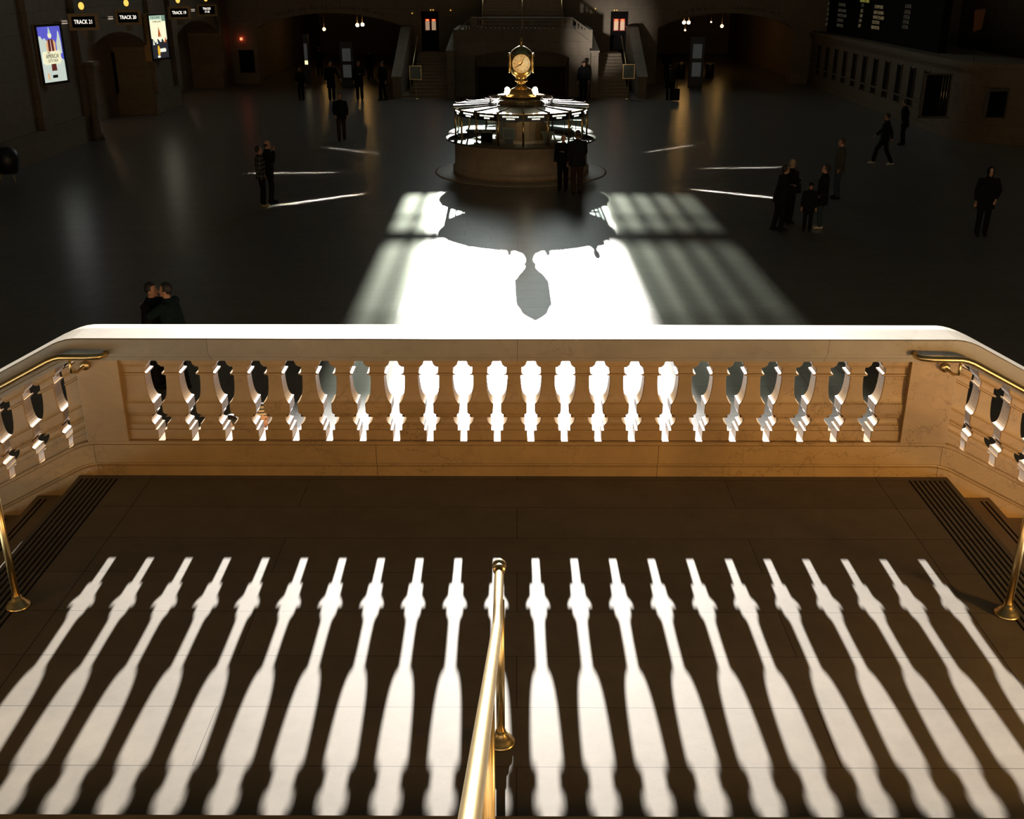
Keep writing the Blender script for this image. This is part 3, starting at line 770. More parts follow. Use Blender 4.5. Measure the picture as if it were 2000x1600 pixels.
# ================================================================== left wall: posters, gate signs, gate interiors
def lit(name, col, s=1.0):
    m = emit(name, col, s); m.cycles.emission_sampling = 'NONE'; return m
P_ = {'blue': lit('poster_blue', (0.10, 0.10, 0.55)), 'snow': lit('poster_snow', (0.55, 0.62, 0.55)), 'cream': lit('poster_cream', (0.85, 0.82, 0.55)), 'red': lit('poster_red', (0.10, 0.02, 0.015)),
      'skin': lit('poster_skin', (0.75, 0.42, 0.2)), 'pink': lit('poster_pink', (0.8, 0.55, 0.55)), 'green': lit('poster_green', (0.20, 0.30, 0.22)), 'dark': lit('poster_dark', (0.02, 0.02, 0.025)),
      'sky': lit('poster_sky', (0.95, 0.92, 0.62)), 'orange': lit('poster_orange', (0.40, 0.08, 0.01)), 'mint': lit('poster_mint', (0.45, 0.62, 0.48)), 'yellow': lit('poster_yellow', (0.85, 0.45, 0.03)), 'white': lit('poster_white', (0.85, 0.88, 0.75)),
      'ink': mat('poster_ink', (0.03, 0.03, 0.02), 0.8)}
def poster(px, py, dist_x, w, h, label, group=None):
    p = hit(px, py, x=dist_x)
    e = empty('poster', (p.x, p.y, p.z), R(73)); tag(e, label, 'poster')
    MB().box(-w/2-0.09, w/2+0.09, 0.0, 0.34, -h/2-0.10, h/2+0.10).build('light_box', M['oldframe'], e, local=True)
    fr = MB()
    for a in ((-w/2-0.08, -w/2, -h/2-0.08, h/2+0.08), (w/2, w/2+0.08, -h/2-0.08, h/2+0.08), (-w/2, w/2, h/2, h/2+0.08), (-w/2, w/2, -h/2-0.08, -h/2)):
        fr.box(a[0], a[1], -0.04, 0.0, a[2], a[3])
    fr.build('frame', M['black'], e, local=True)
    return e
M['oldframe'] = mat('brown_frame', (0.42, 0.26, 0.11), 0.6)
def flat(e, pts, col, dep, name):
    """a printed shape lying on the sheet (unit coordinates -.5 to .5)"""
    w, h = e['_w'], e['_h']
    return MB().prism([(u*w, v*h) for u, v in pts], -dep-0.002, -dep, 'y').build(name, P_[col], SHEET[e.name], local=True)
SHEET = {}
def sheet(e, w, h, col):
    o = MB().box(-w/2, w/2, -0.006, 0.0, -h/2, h/2).build('printed_sheet', P_[col], e, local=True)
    e['_w'], e['_h'] = w, h; SHEET[e.name] = o
def blob(cx, cy, rx, ry, n=14, jag=0.0):
    return [(cx+rx*math.cos(2*PI*i/n)*(1+jag*((i*7) % 3-1)), cy+ry*math.sin(2*PI*i/n)*(1+jag*((i*5) % 3-1))) for i in range(n)]
e = poster(101, 106, -16.55, 1.2, 1.86, 'backlit poster with blue sky and a pale sign board, left of the gates'); sheet(e, 1.2, 1.86, 'blue')
flat(e, [(-.5,-.5),(.5,-.5),(.5,-.12),(.2,-.02),(-.1,.04),(-.5,.05)], 'snow', .007, 'snow_ground')
flat(e, [(-.5,.0),(-.1,.0),(-.12,.22),(-.22,.3),(-.3,.27),(-.4,.34),(-.5,.32)], 'snow', .009, 'snowy_trees')
flat(e, [(.25,.0),(.46,.0),(.46,.2),(.42,.38),(.38,.42),(.33,.3),(.26,.2)], 'snow', .009, 'snowy_tree')
flat(e, [(-.17,.02),(.2,.02),(.22,.2),(.13,.27),(-.1,.27),(-.2,.18)], 'skin', .011, 'sleeves')
flat(e, [(-.12,.0),(.13,.0),(.12,.27),(-.1,.27)], 'red', .013, 'dark_vest')
flat(e, [(-.01,.0),(.03,.0),(.02,.26),(.0,.26)], 'pink', .015, 'shirt_front')
flat(e, blob(.01, .34, .08, .055), 'cream', .015, 'pale_face')
flat(e, [(-.05,.37),(.07,.37),(.0,.5)], 'mint', .017, 'pointed_hat')
flat(e, [(-.1,-.3),(.13,-.3),(.1,-.12),(-.08,-.12)], 'red', .013, 'dark_legs')
flat(e, [(-.4,-.14),(-.3,-.18),(.3,-.17),(.38,-.12),(.36,.05),(.3,.06),(-.3,.05),(-.38,.04)], 'cream', .019, 'sign_board')
sh = SHEET[e.name]
text('MY', 0.10, (-0.16, -0.024, 0.045), (PI/2,0,0), P_['ink'], sh)
text('AMERICA!', 0.20, (0, -0.024, -0.07), (PI/2,0,0), P_['ink'], sh, xs=0.75)
text("LET'S TALK", 0.13, (0, -0.024, -0.22), (PI/2,0,0), P_['ink'], sh, xs=0.8)
MB().box(-0.12, 0.14, -0.012, -0.008, -0.80, -0.70).build('caption_bar', P_['ink'], sh, local=True)
MB().box(-0.36, -0.28, -0.012, -0.008, -0.84, -0.62).build('small_bottle', P_['skin'], sh, local=True)
e = poster(310, 72, -16.6, 1.25, 1.86, 'backlit poster with bright tents, orange cone and yellow bottle, between the gates'); sheet(e, 1.25, 1.86, 'sky')
flat(e, [(-.5,.4),(.28,.4),(.28,.5),(-.5,.5)], 'mint', .008, 'title_band'); flat(e, [(.28,.36),(.5,.36),(.5,.5),(.28,.5)], 'green', .008, 'dark_corner')
flat(e, [(-.05,.0),(.15,.0),(.03,.24)], 'orange', .008, 'orange_cone')
flat(e, [(-.5,-.5),(.5,-.5),(.5,-.06),(.3,-.14),(.2,-.04),(.08,-.12),(-.1,-.04),(-.24,-.14),(-.34,-.05),(-.5,-.02)], 'dark', .010, 'dark_foreground')
flat(e, [(-.4,-.18),(-.3,-.18),(-.36,.0)], 'white', .012, 'tent'); flat(e, [(-.2,-.16),(-.1,-.16),(-.15,.02)], 'white', .012, 'tent'); flat(e, [(.02,-.12),(.14,-.12),(.08,.05)], 'white', .012, 'tent')
flat(e, [(.3,-.14),(.44,-.14),(.4,.0)], 'orange', .012, 'orange_tent')
flat(e, [(-.16,-.42),(-.03,-.42),(-.03,-.26),(-.07,-.2),(-.12,-.2),(-.16,-.26)], 'yellow', .012, 'yellow_bottle')
flat(e, [(-.02,-.36),(.34,-.36),(.36,-.3),(.3,-.27),(-.02,-.28)], 'white', .012, 'caption_bar'); flat(e, blob(-.12, -.46, .09, .03), 'white', .012, 'small_label')
sh = SHEET[e.name]
text('THE ISLAND', 0.15, (-0.12, -0.014, 0.84), (PI/2,0,0), P_['ink'], sh, xs=0.9)
text('COMES ALIVE', 0.11, (-0.05, -0.014, 0.66), (PI/2,0,0), P_['ink'], sh)
# red signal lamp and closed notice on the pier
p = hit(471, 76, y=HY-0.1)
tag(MB().ball((p.x, p.y, p.z), 0.085, 12, 8).build('signal_lamp', M['redlamp']), 'small round red lamp glowing on the wall left of the far passage', 'lamp')
lamp('red_glow', 'POINT', (p.x, p.y-0.25, p.z), 0.5, (1, 0.15, 0.05), 0.05)
p = hit(482, 120, y=HY-0.1)
nb = empty('notice_board', (p.x, HY, p.z)); tag(nb, 'dark notice board on the wall below the red lamp', 'notice board')
MB().box(-0.42, 0.42, -0.06, 0, -0.62, 0.62).build('panel', M['darkbox'], nb, local=True)
MB().box(-0.46, 0.46, -0.03, 0, -0.66, 0.66).build('frame', M['bronze'], nb, local=True)

def track_sign(px, py, body, yl, label, sz=0.20):
    p = hit(px, py, x=-15.9)
    e = empty('track_sign', (p.x, p.y, p.z), R(28)); tag(e, label, 'sign', 'lit signs above the track gates')
    MB().box(-0.50, 0.50, 0.02, 0.12, -0.27, 0.27).build('casing', M['bronze'], e, local=True)
    f = MB()
    for a in ((-0.52,-0.40,-0.29,0.29),(0.40,0.52,-0.29,0.29),(-0.40,0.40,0.19,0.29),(-0.40,0.40,-0.29,-0.19)): f.box(a[0],a[1],-0.03,0.04,a[2],a[3])
    f.build('frame', M['oldframe'], e, local=True)
    pn = MB().box(-0.40, 0.40, 0.0, 0.02, -0.19, 0.19).build('panel', M['darkbox'], e, local=True)
    text(body, sz, (0, -0.006, 0), (PI/2, 0, 0), M['signtrack'], pn, xs=0.72, ext=0.004)
    MB().box(-0.03, 0.03, 0.05, 0.11, 0.27, 0.42).build('bracket', M['bronze'], e, local=True)
    MB().ball((0, 0.02, 0.55), (0.10, 0.08, 0.13), 14, 10).build('indicator_light', M['yellowlamp'], e, local=True)
    MB().box(-0.10, 0.10, 0.08, 0.14, -0.52, -0.27).build('hanger', M['bronze'], e, local=True)
    for sx in (0.45,):
        MB().tube([(0, 0.10, 0.0), (-1.0, 0.3, 0.0)], 0.02, 6).build('arm', M['bronze'], e, local=True)
    return e
track_sign(163, 43, 'TRACK 21', 1, 'lit TRACK sign nearest the viewer, over the first gate')
track_sign(250, 34, 'TRACK 20', 1, 'lit TRACK sign on the right side of the first gate')
track_sign(350, 25, 'TRACK 19', 1, 'lit TRACK sign over the second gate, right of the tent poster')
track_sign(404, 20, 'TRACKS\n17-18', 1, 'two-line lit TRACKS sign, farthest along the left wall', 0.15)
for px, py, lb in ((126, 43.5, 'small pale plate left of the nearest TRACK sign'), (216, 35, 'small pale plate left of the second TRACK sign'), (377, 20, 'small pale plate between the two farthest TRACK signs')):
    p = hit(px, py, x=-16.9)
    o = MB().box(-0.11, 0.11, -0.02, 0.02, -0.06, 0.06).build('number_plate', M['paleplate'])
    o.location = (p.x, p.y, p.z); o.rotation_euler = (0, 0, R(60)); tag(o, lb, 'plate')
# gate interiors: warm ceiling lamps and dark doorways
GL = (1.0, 0.62, 0.3)
lamp('gate_lamp', 'POINT', (-17.9, 46.2, 3.1), 26, GL, 0.12)
lamp('gate_lamp', 'POINT', (-17.9, 58.2, 3.1), 20, GL, 0.12)
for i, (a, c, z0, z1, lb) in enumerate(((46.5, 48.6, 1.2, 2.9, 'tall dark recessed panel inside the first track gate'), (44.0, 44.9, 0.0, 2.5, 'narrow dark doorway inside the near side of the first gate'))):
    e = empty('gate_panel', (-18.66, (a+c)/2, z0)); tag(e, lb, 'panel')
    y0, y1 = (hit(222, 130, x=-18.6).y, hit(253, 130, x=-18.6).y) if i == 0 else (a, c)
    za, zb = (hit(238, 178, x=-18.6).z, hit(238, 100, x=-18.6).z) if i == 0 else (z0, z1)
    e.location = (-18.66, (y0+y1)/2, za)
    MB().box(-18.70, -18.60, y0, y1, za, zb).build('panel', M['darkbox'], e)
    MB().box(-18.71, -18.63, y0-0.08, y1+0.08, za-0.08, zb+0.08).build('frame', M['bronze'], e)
e = empty('gate_column', (-16.75, 43.15, 0)); tag(e, 'pale fluted half column on the near side of the first track gate', 'column')
MB().lathe([(0.26, 0), (0.26, 0.3), (0.20, 0.36), (0.19, 2.5), (0.24, 2.6), (0.28, 2.7), (0.28, 2.85)], n=16).build('shaft', M['sidewall'], e, local=True)
MB().box(-0.34, 0.34, -0.34, 0.34, 2.85, 2.98).build('capital', M['sidewall'], e, local=True)
p = hit(8, 285, x=-16.2)
e = empty('litter_bin', (p.x, p.y, 0)); tag(e, 'round black bin with a thin pale leg at the left edge', 'bin')
MB().lathe([(0.26, 0.28), (0.37, 0.45), (0.40, 0.75), (0.34, 0.98), (0.18, 1.08), (0, 1.1)], n=24).build('body', M['black'], e, local=True)
for k in range(3):
    a = 2*PI*k/3-0.6
    MB().tube([(0.2*math.cos(a), 0.2*math.sin(a), 0.32), (0.3*math.cos(a), 0.3*math.sin(a), 0.0)], 0.016, 6).build('leg', M['brass'], e, local=True)

# ================================================================== far passages: lamps, kiosks, bins, stands
for px, py, yy, r, lb in ((633, 57, 76, .10, 'round warm ceiling lamp alone in the left far passage'), (698, 49, 72, .11, 'left one of the paired warm lamps in the left far passage'), (708, 48, 72, .11, 'right one of the paired warm lamps in the left far passage'),
                  (1336, 44, 72, .11, 'left one of the paired warm lamps in the right far passage'), (1345, 44, 72, .11, 'right one of the paired warm lamps in the right far passage'), (1410, 51, 76, .10, 'round warm lamp alone in the right far passage'),
                  (1338, 59, 78, .06, 'small white light below the paired lamps in the right passage'), (1389, 43, 80, .05, 'small white light between the lamps of the right passage')):
    p = hit(px, py, y=yy)
    e = empty('passage_lamp', (p.x, p.y, p.z)); tag(e, lb, 'lamp', 'warm lamps in the far passages')
    MB().ball((0,0,0), r, 14, 10).build('globe', M['orangelamp'], e, local=True)
    MB().tube([(0,0,r), (0,0,4.59-p.z)], 0.015, 6).build('rod', M['bronze'], e, local=True)
def kiosk(px, py_b, py_t, wpx, yy, lab, panels):
    p = hit(px, py_b, z=0) if yy is None else hit(px, py_b, y=yy)
    yb = p.y if yy is None else yy
    h = hit(px, py_t, y=yb).z; zc = yb*0.924+2.2; w = wpx*zc/FPX/2
    e = empty('notice_stand', (p.x, yb, 0)); tag(e, lab, 'notice stand')
    MB().box(-w, w, 0, 0.25, 0, h).build('cabinet', M['black'], e, local=True, bevel=0.01)
    for i in range(2):
        z0 = h*(0.22+0.36*i); MB().box(-w*0.62, w*0.62, -0.012, 0, z0, z0+h*0.28).build('notice', panels, e, local=True)
M['dimnotice'] = emit('dim_notice', (0.07, 0.075, 0.07), 0.35)
kiosk(679, 150, 82, 26, 64, 'black stand with two pale notices in front of the left far passage', M['dimnotice'])
kiosk(1359, 152, 72, 28, 64, 'black stand with two dim notices in front of the right far passage', M['dimnotice'])
for px, pb, lb in ((1330, 132, 'cylindrical black bin inside the right far passage'), (1385, 152, 'cylindrical black bin right of the notice stand at the right passage')):
    p = hit(px, pb, z=0) 
    yb = min(p.y, 70)
    e = empty('litter_bin', (hit(px, pb, y=yb).x, yb, 0)); tag(e, lb, 'bin')
    MB().lathe([(0.28, 0), (0.28, 0.9), (0.25, 0.93), (0.0, 0.95)], n=20).build('body', M['black'], e, local=True)
    MB().lathe([(0.29, 0.84), (0.29, 0.88)], n=20, cap=False).build('rim', M['brass'], e, local=True)
for px, pb, lb, m_ in ((813, 188, 'framed information sign on a brass pole before the left far stairs', 'l'), (1226, 189, 'framed information sign on a brass pole before the right far stairs', 'r')):
    p = hit(px, pb, z=0); yb = min(p.y, 57.8); p = hit(px, pb, y=yb)
    e = empty('sign_stand', (p.x, yb, 0)); tag(e, lb, 'sign')
    z0, z1 = hit(px, 153 if m_ == 'r' else 155, y=yb).z, hit(px, 126 if m_ == 'r' else 129, y=yb).z
    MB().box(-0.29, 0.29, 0, 0.03, z0, z1).build('panel', M['signpanel'], e, local=True)
    f = MB()
    for a in ((-0.31,-0.28,z0-0.02,z1+0.02),(0.28,0.31,z0-0.02,z1+0.02),(-0.28,0.28,z1-0.01,z1+0.02),(-0.28,0.28,z0-0.02,z0+0.01)): f.box(a[0],a[1],-0.015,0.03,a[2],a[3])
    f.build('frame', M['brass'], e, local=True)
    MB().tube([(0, 0.02, 0.02), (0, 0.02, z0)], 0.02, 8).build('pole', M['brass'], e, local=True)
    MB().lathe([(0.16, 0), (0.16, 0.02), (0.03, 0.04)], n=16).build('base', M['brass'], e, local=True)
p = hit(598, 124, y=65.5)
e = empty('backlit_panel', (p.x, 65.7, 0)); tag(e, 'narrow tall panel glowing at its foot in the left far archway', 'panel')
z0, z1 = hit(598, 126, y=65.7).z, hit(598, 85, y=65.7).z
MB().box(-0.16, 0.16, 0, 0.2, 0, z1+0.5).build('cabinet', M['black'], e, local=True)
MB().box(-0.11, 0.07, -0.01, 0, z0+0.2, z1).build('glass_front', M['dimnotice'], e, local=True)
MB().box(-0.11, 0.07, -0.012, 0, z0, z0+0.22).build('lit_foot', emit('panel_light', (1, 0.8, 0.4), 1.6), e, local=True)
# carved names over the passages
M['carve'] = mat('carved_shadow', (0.05, 0.04, 0.03), 0.9)
for body, x0, x1 in (('TRACKS 39 TO 12', -14.2, -11.2), ('LEXINGTON AVE', -10.6, -7.9), ('SUBWAY', 9.4, 11.3), ('LEXINGTON AVE', 12.6, 15.2)):
    n_ = len(body); cx = -11.0 if x0 < 0 else 12.2
    o_ = empty('trim_%d' % (10+n_), (0, 0, 0)); struct(o_)
    for i, ch in enumerate(body):
        if ch == ' ': continue
        x = x0+(x1-x0)*i/(n_-1); t = (x-(cx-4.4))/8.8; z = 3.45+0.83*math.sin(PI*min(max(t, 0), 1))**0.75
        sl = -0.13*(x-cx)/4
        text(ch, 0.26, (x, HY-0.004, z), (PI/2, -math.atan(sl), 0), M['carve'], o_)

# ================================================================== ticket office block on the right with departures board
tb = empty('ticket_office', (18.2, 52, 0)); tag(tb, 'long dim stone ticket office with window slots and rounded near corner', 'ticket office')
CXr, CYr, RR = 20.2, 44.6, 2.9
def tpath(off):
    pts = [(17.3-off, 66.0), (17.3-off, 55.0)]
    for i in range(13):
        a = PI + PI/2*i/12
        pts.append((CXr+(RR+off)*math.cos(a), CYr+(RR+off)*math.sin(a)))
    pts.append((25.6, CYr-RR-off))
    return pts
def wall_sweep(off0, off1, z0, z1, name, m, parent):
    a, c = tpath(off0), tpath(off1); b = MB(); n = len(a); vs = []
    for i in range(n): vs += [(a[i][0], a[i][1], z0), (c[i][0], c[i][1], z0), (c[i][0], c[i][1], z1), (a[i][0], a[i][1], z1)]
    fs = [(i*4+k, i*4+(k+1) % 4, (i+1)*4+(k+1) % 4, (i+1)*4+k) for i in range(n-1) for k in range(4)]
    fs += [(0,3,2,1), ((n-1)*4, (n-1)*4+1, (n-1)*4+2, (n-1)*4+3)]
    b.add(vs, fs); return b.build(name, m, parent)
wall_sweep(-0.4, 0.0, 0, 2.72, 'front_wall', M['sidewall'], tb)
wall_sweep(-0.3, 0.07, 0.0, 0.28, 'base', M['sidewall'], tb)
wall_sweep(-0.3, 0.05, 1.0, 1.08, 'counter_ledge', M['sidewall'], tb)
wall_sweep(-0.3, 0.08, 2.62, 2.74, 'cornice', M['sidewall'], tb)
wall_sweep(-0.3, 0.16, 2.74, 2.84, 'cornice', M['sidewall'], tb)
wall_sweep(-3.0, 0.10, 2.84, 2.98, 'roof_slab', M['sidewall'], tb)
for i in range(11):
    y = 46.6+i*1.72
    x = 17.3
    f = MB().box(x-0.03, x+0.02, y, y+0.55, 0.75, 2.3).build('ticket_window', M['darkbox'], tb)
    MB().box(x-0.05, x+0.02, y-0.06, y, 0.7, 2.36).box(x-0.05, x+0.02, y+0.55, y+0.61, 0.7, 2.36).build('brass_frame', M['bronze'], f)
xa, xb = hit(1803, 190, y=41.68).x, hit(1850, 190, y=41.68).x
za, zb = hit(1828, 226, y=41.68).z, hit(1828, 146, y=41.68).z
e = MB().box(xa, xb, 41.62, 41.72, za, zb).build('display_window', M['darkbox'], tb)
MB().box(xa-0.06, xa, 41.58, 41.72, za-0.06, zb+0.06).box(xb, xb+0.06, 41.58, 41.72, za-0.06, zb+0.06).box(xa, xb, 41.58, 41.72, zb, zb+0.06).box(xa-0.1, xb+0.1, 41.5, 41.72, za-0.08, za).build('frame', M['bronze'], e)
for i in range(3): MB().tube([(xb-0.08-0.1*i, 41.59, za), (xb-0.08-0.1*i, 41.59, zb)], 0.012, 6).build('grille_bar', M['brass'], e)
xa, xb = hit(1928, 205, y=41.68).x, hit(1962, 205, y=41.68).x
za, zb = hit(1943, 229, y=41.68).z, hit(1943, 178, y=41.68).z
e = MB().box(xa, xb, 41.62, 41.72, za, zb).build('small_window', M['darkbox'], tb)
MB().box(xa-0.06, xa, 41.58, 41.72, za-0.06, zb+0.06).box(xb, xb+0.06, 41.58, 41.72, za-0.06, zb+0.06).box(xa, xb, 41.58, 41.72, zb, zb+0.06).build('frame', M['bronze'], e)
db = empty('departures_board', (17.9, 54, 2.98)); tag(db, 'black departures board with rows of faint amber text above the ticket office', 'departures board')
ya, yb = hit(1835, 60, x=17.9).y, 65.5
MB().box(17.95, 18.3, ya, yb, 2.98, 7.2).build('casing', M['darkbox'], db)
M['amber'] = lit('board_text', (0.50, 0.38, 0.20), 0.22); M['amberdim'] = lit('board_text_dim', (0.10, 0.09, 0.06), 0.35); M['ambergreen'] = lit('board_heading', (0.45, 0.42, 0.08), 0.5)
R90 = (PI/2, 0, -PI/2)
def brow(px, py, body, m_, sz=0.23):
    p = hit(px, py, x=17.93); text(body, sz, (p.x-17.9, p.y-54, p.z-2.98), R90, m_, db, xs=1.15, align='LEFT', name='board_row')
brow(1680, 1, 'DEPARTURES', M['ambergreen'])
for i, (py, tm, dest) in enumerate(((11, '1:20', 'STAMFORD'), (22, '1:35', 'NEW HAVEN'), (31.5, '1:48', 'WHITE PLAINS'), (41, '1:54', 'CROTON'), (51, '2:07', 'BREWSTER'))):
    brow(1682-1.5*i, py-1, tm, M['amberdim'] if i == 0 else M['amber']); brow(1708-1.6*i, py+2, dest, M['amber'])
    brow(1616-1.0*i, py-4, tm, M['amberdim']); brow(1638-1.0*i, py-2, dest, M['amberdim']); brow(1768-1.5*i, py+1, 'LOCAL', M['amberdim'])
    brow(1563-0.5*i, py-7, dest, M['amberdim'])
p = hit(1911, 40, x=24)
e = empty('orange_banner', (20.6, 43.2, hit(1911, 40, y=43.2).z)); e.location.x = hit(1911, 40, y=43.2).x
tag(e, 'dim orange hanging banner above the right end of the ticket office', 'banner')
MB().prism([(-0.14, -0.42), (0.16, -0.30), (0.22, 0.42), (-0.2, 0.36)], -0.01, 0.01).build('cloth', mat('orange_cloth', (0.16, 0.05, 0.015), 0.8), e, local=True)
MB().tube([(-0.2, 0, 0.40), (0.22, 0, 0.44), (0.30, 0.6, 0.44), (0.30, 0.6, 2.98-e.location.z)], 0.012, 6).build('rod', M['bronze'], e, local=True)

# ================================================================== people
def cloth(name, col, var=0.25, scale=30): return mat(name, col, 0.92, 0.0, var, scale, 0.15, spec=0.15)
SKIN = mat('skin', (0.42, 0.22, 0.14), 0.55, 0, 0.08, 20); SKINP = mat('pale_skin', (0.55, 0.30, 0.20), 0.55, 0, 0.08, 20)
CL = {'black': cloth('black_cloth', (0.008, 0.008, 0.009)), 'char': cloth('charcoal_cloth', (0.018, 0.018, 0.018)), 'navy': cloth('navy_cloth', (0.008, 0.010, 0.016)), 'green': cloth('dark_green_cloth', (0.008, 0.018, 0.018)),
      'grey': cloth('grey_cloth', (0.07, 0.065, 0.055)), 'jeans': cloth('denim', (0.035, 0.055, 0.075)), 'brown': cloth('brown_cloth', (0.05, 0.03, 0.02)), 'white': cloth('white_leather', (0.55, 0.52, 0.46), 0.1),
      'tan': cloth('tan_leather', (0.35, 0.26, 0.15), 0.1)}
HR = {'dark': mat('dark_hair', (0.012, 0.008, 0.006), 0.6, 0, 0.4, 60), 'brown': mat('brown_hair', (0.06, 0.035, 0.02), 0.6, 0, 0.4, 60), 'fair': mat('fair_hair', (0.30, 0.22, 0.13), 0.6, 0, 0.3, 60), 'grey': mat('grey_hair', (0.22, 0.21, 0.20), 0.6, 0, 0.3, 60)}
def plaid():
    m, nt, p = _base('plaid_cloth'); L = nt.links.new
    g = _n(nt, 'ShaderNodeNewGeometry'); sp = _n(nt, 'ShaderNodeSeparateXYZ'); L(g.outputs['Position'], sp.inputs[0])
    outs = []
    for ax, k in ((0, 9.0), (2, 8.0)):
        f = _n(nt, 'ShaderNodeMath', operation='MULTIPLY'); L(sp.outputs[ax], f.inputs[0]); f.inputs[1].default_value = k
        fr = _n(nt, 'ShaderNodeMath', operation='FRACT'); L(f.outputs[0], fr.inputs[0])
        lt = _n(nt, 'ShaderNodeMath', operation='LESS_THAN'); L(fr.outputs[0], lt.inputs[0]); lt.inputs[1].default_value = 0.16; outs.append(lt)
    mx = _n(nt, 'ShaderNodeMath', operation='MAXIMUM'); L(outs[0].outputs[0], mx.inputs[0]); L(outs[1].outputs[0], mx.inputs[1])
    c = _n(nt, 'ShaderNodeMixRGB'); L(mx.outputs[0], c.inputs[0]); c.inputs[1].default_value = (0.012, 0.012, 0.012, 1); c.inputs[2].default_value = (0.16, 0.15, 0.12, 1)
    L(c.outputs[0], p.inputs['Base Color']); p.inputs['Roughness'].default_value = 0.9
    return m
def stripes():
    m, nt, p = _base('striped_knit'); L = nt.links.new
    g = _n(nt, 'ShaderNodeNewGeometry'); sp = _n(nt, 'ShaderNodeSeparateXYZ'); L(g.outputs['Position'], sp.inputs[0])
    f = _n(nt, 'ShaderNodeMath', operation='MULTIPLY'); L(sp.outputs[2], f.inputs[0]); f.inputs[1].default_value = 28
    fr = _n(nt, 'ShaderNodeMath', operation='FRACT'); L(f.outputs[0], fr.inputs[0])
    lt = _n(nt, 'ShaderNodeMath', operation='LESS_THAN'); L(fr.outputs[0], lt.inputs[0]); lt.inputs[1].default_value = 0.4
    c = _n(nt, 'ShaderNodeMixRGB'); L(lt.outputs[0], c.inputs[0]); c.inputs[1].default_value = (0.55, 0.45, 0.32, 1); c.inputs[2].default_value = (0.05, 0.04, 0.04, 1)
    L(c.outputs[0], p.inputs['Base Color']); p.inputs['Roughness'].default_value = 0.9
    return m
CL['plaid'] = plaid(); CL['knit'] = stripes()

def remesh(o, vox):
    r = o.modifiers.new('union', 'REMESH'); r.mode = 'VOXEL'; r.voxel_size = vox; r.use_smooth_shade = True
    sm = o.modifiers.new('smooth', 'SMOOTH'); sm.factor = 0.5; sm.iterations = 3
V3 = Vector
ARMS = {  # (elbow, wrist) relative to the shoulder, x is outward
    'down': ((0.06, -0.02, -0.28), (0.07, 0.06, -0.53)), 'fwd': ((0.06, 0.10, -0.27), (0.02, 0.30, -0.44)), 'back': ((0.07, -0.14, -0.26), (0.06, -0.18, -0.51)),
    'pocket': ((0.12, -0.05, -0.26), (0.03, 0.08, -0.47)), 'hold': ((0.05, 0.02, -0.27), (-0.10, 0.26, -0.22)), 'face': ((0.05, 0.14, -0.22), (-0.10, 0.17, 0.06)),
    'reach': ((0.05, 0.22, -0.10), (-0.02, 0.44, -0.06)), 'hug': ((0.10, 0.20, -0.12), (-0.14, 0.38, -0.12)), 'chest': ((0.09, 0.02, -0.27), (-0.13, 0.22, -0.17)), 'swingout': ((0.14, 0.03, -0.25), (0.24, 0.12, -0.45))}
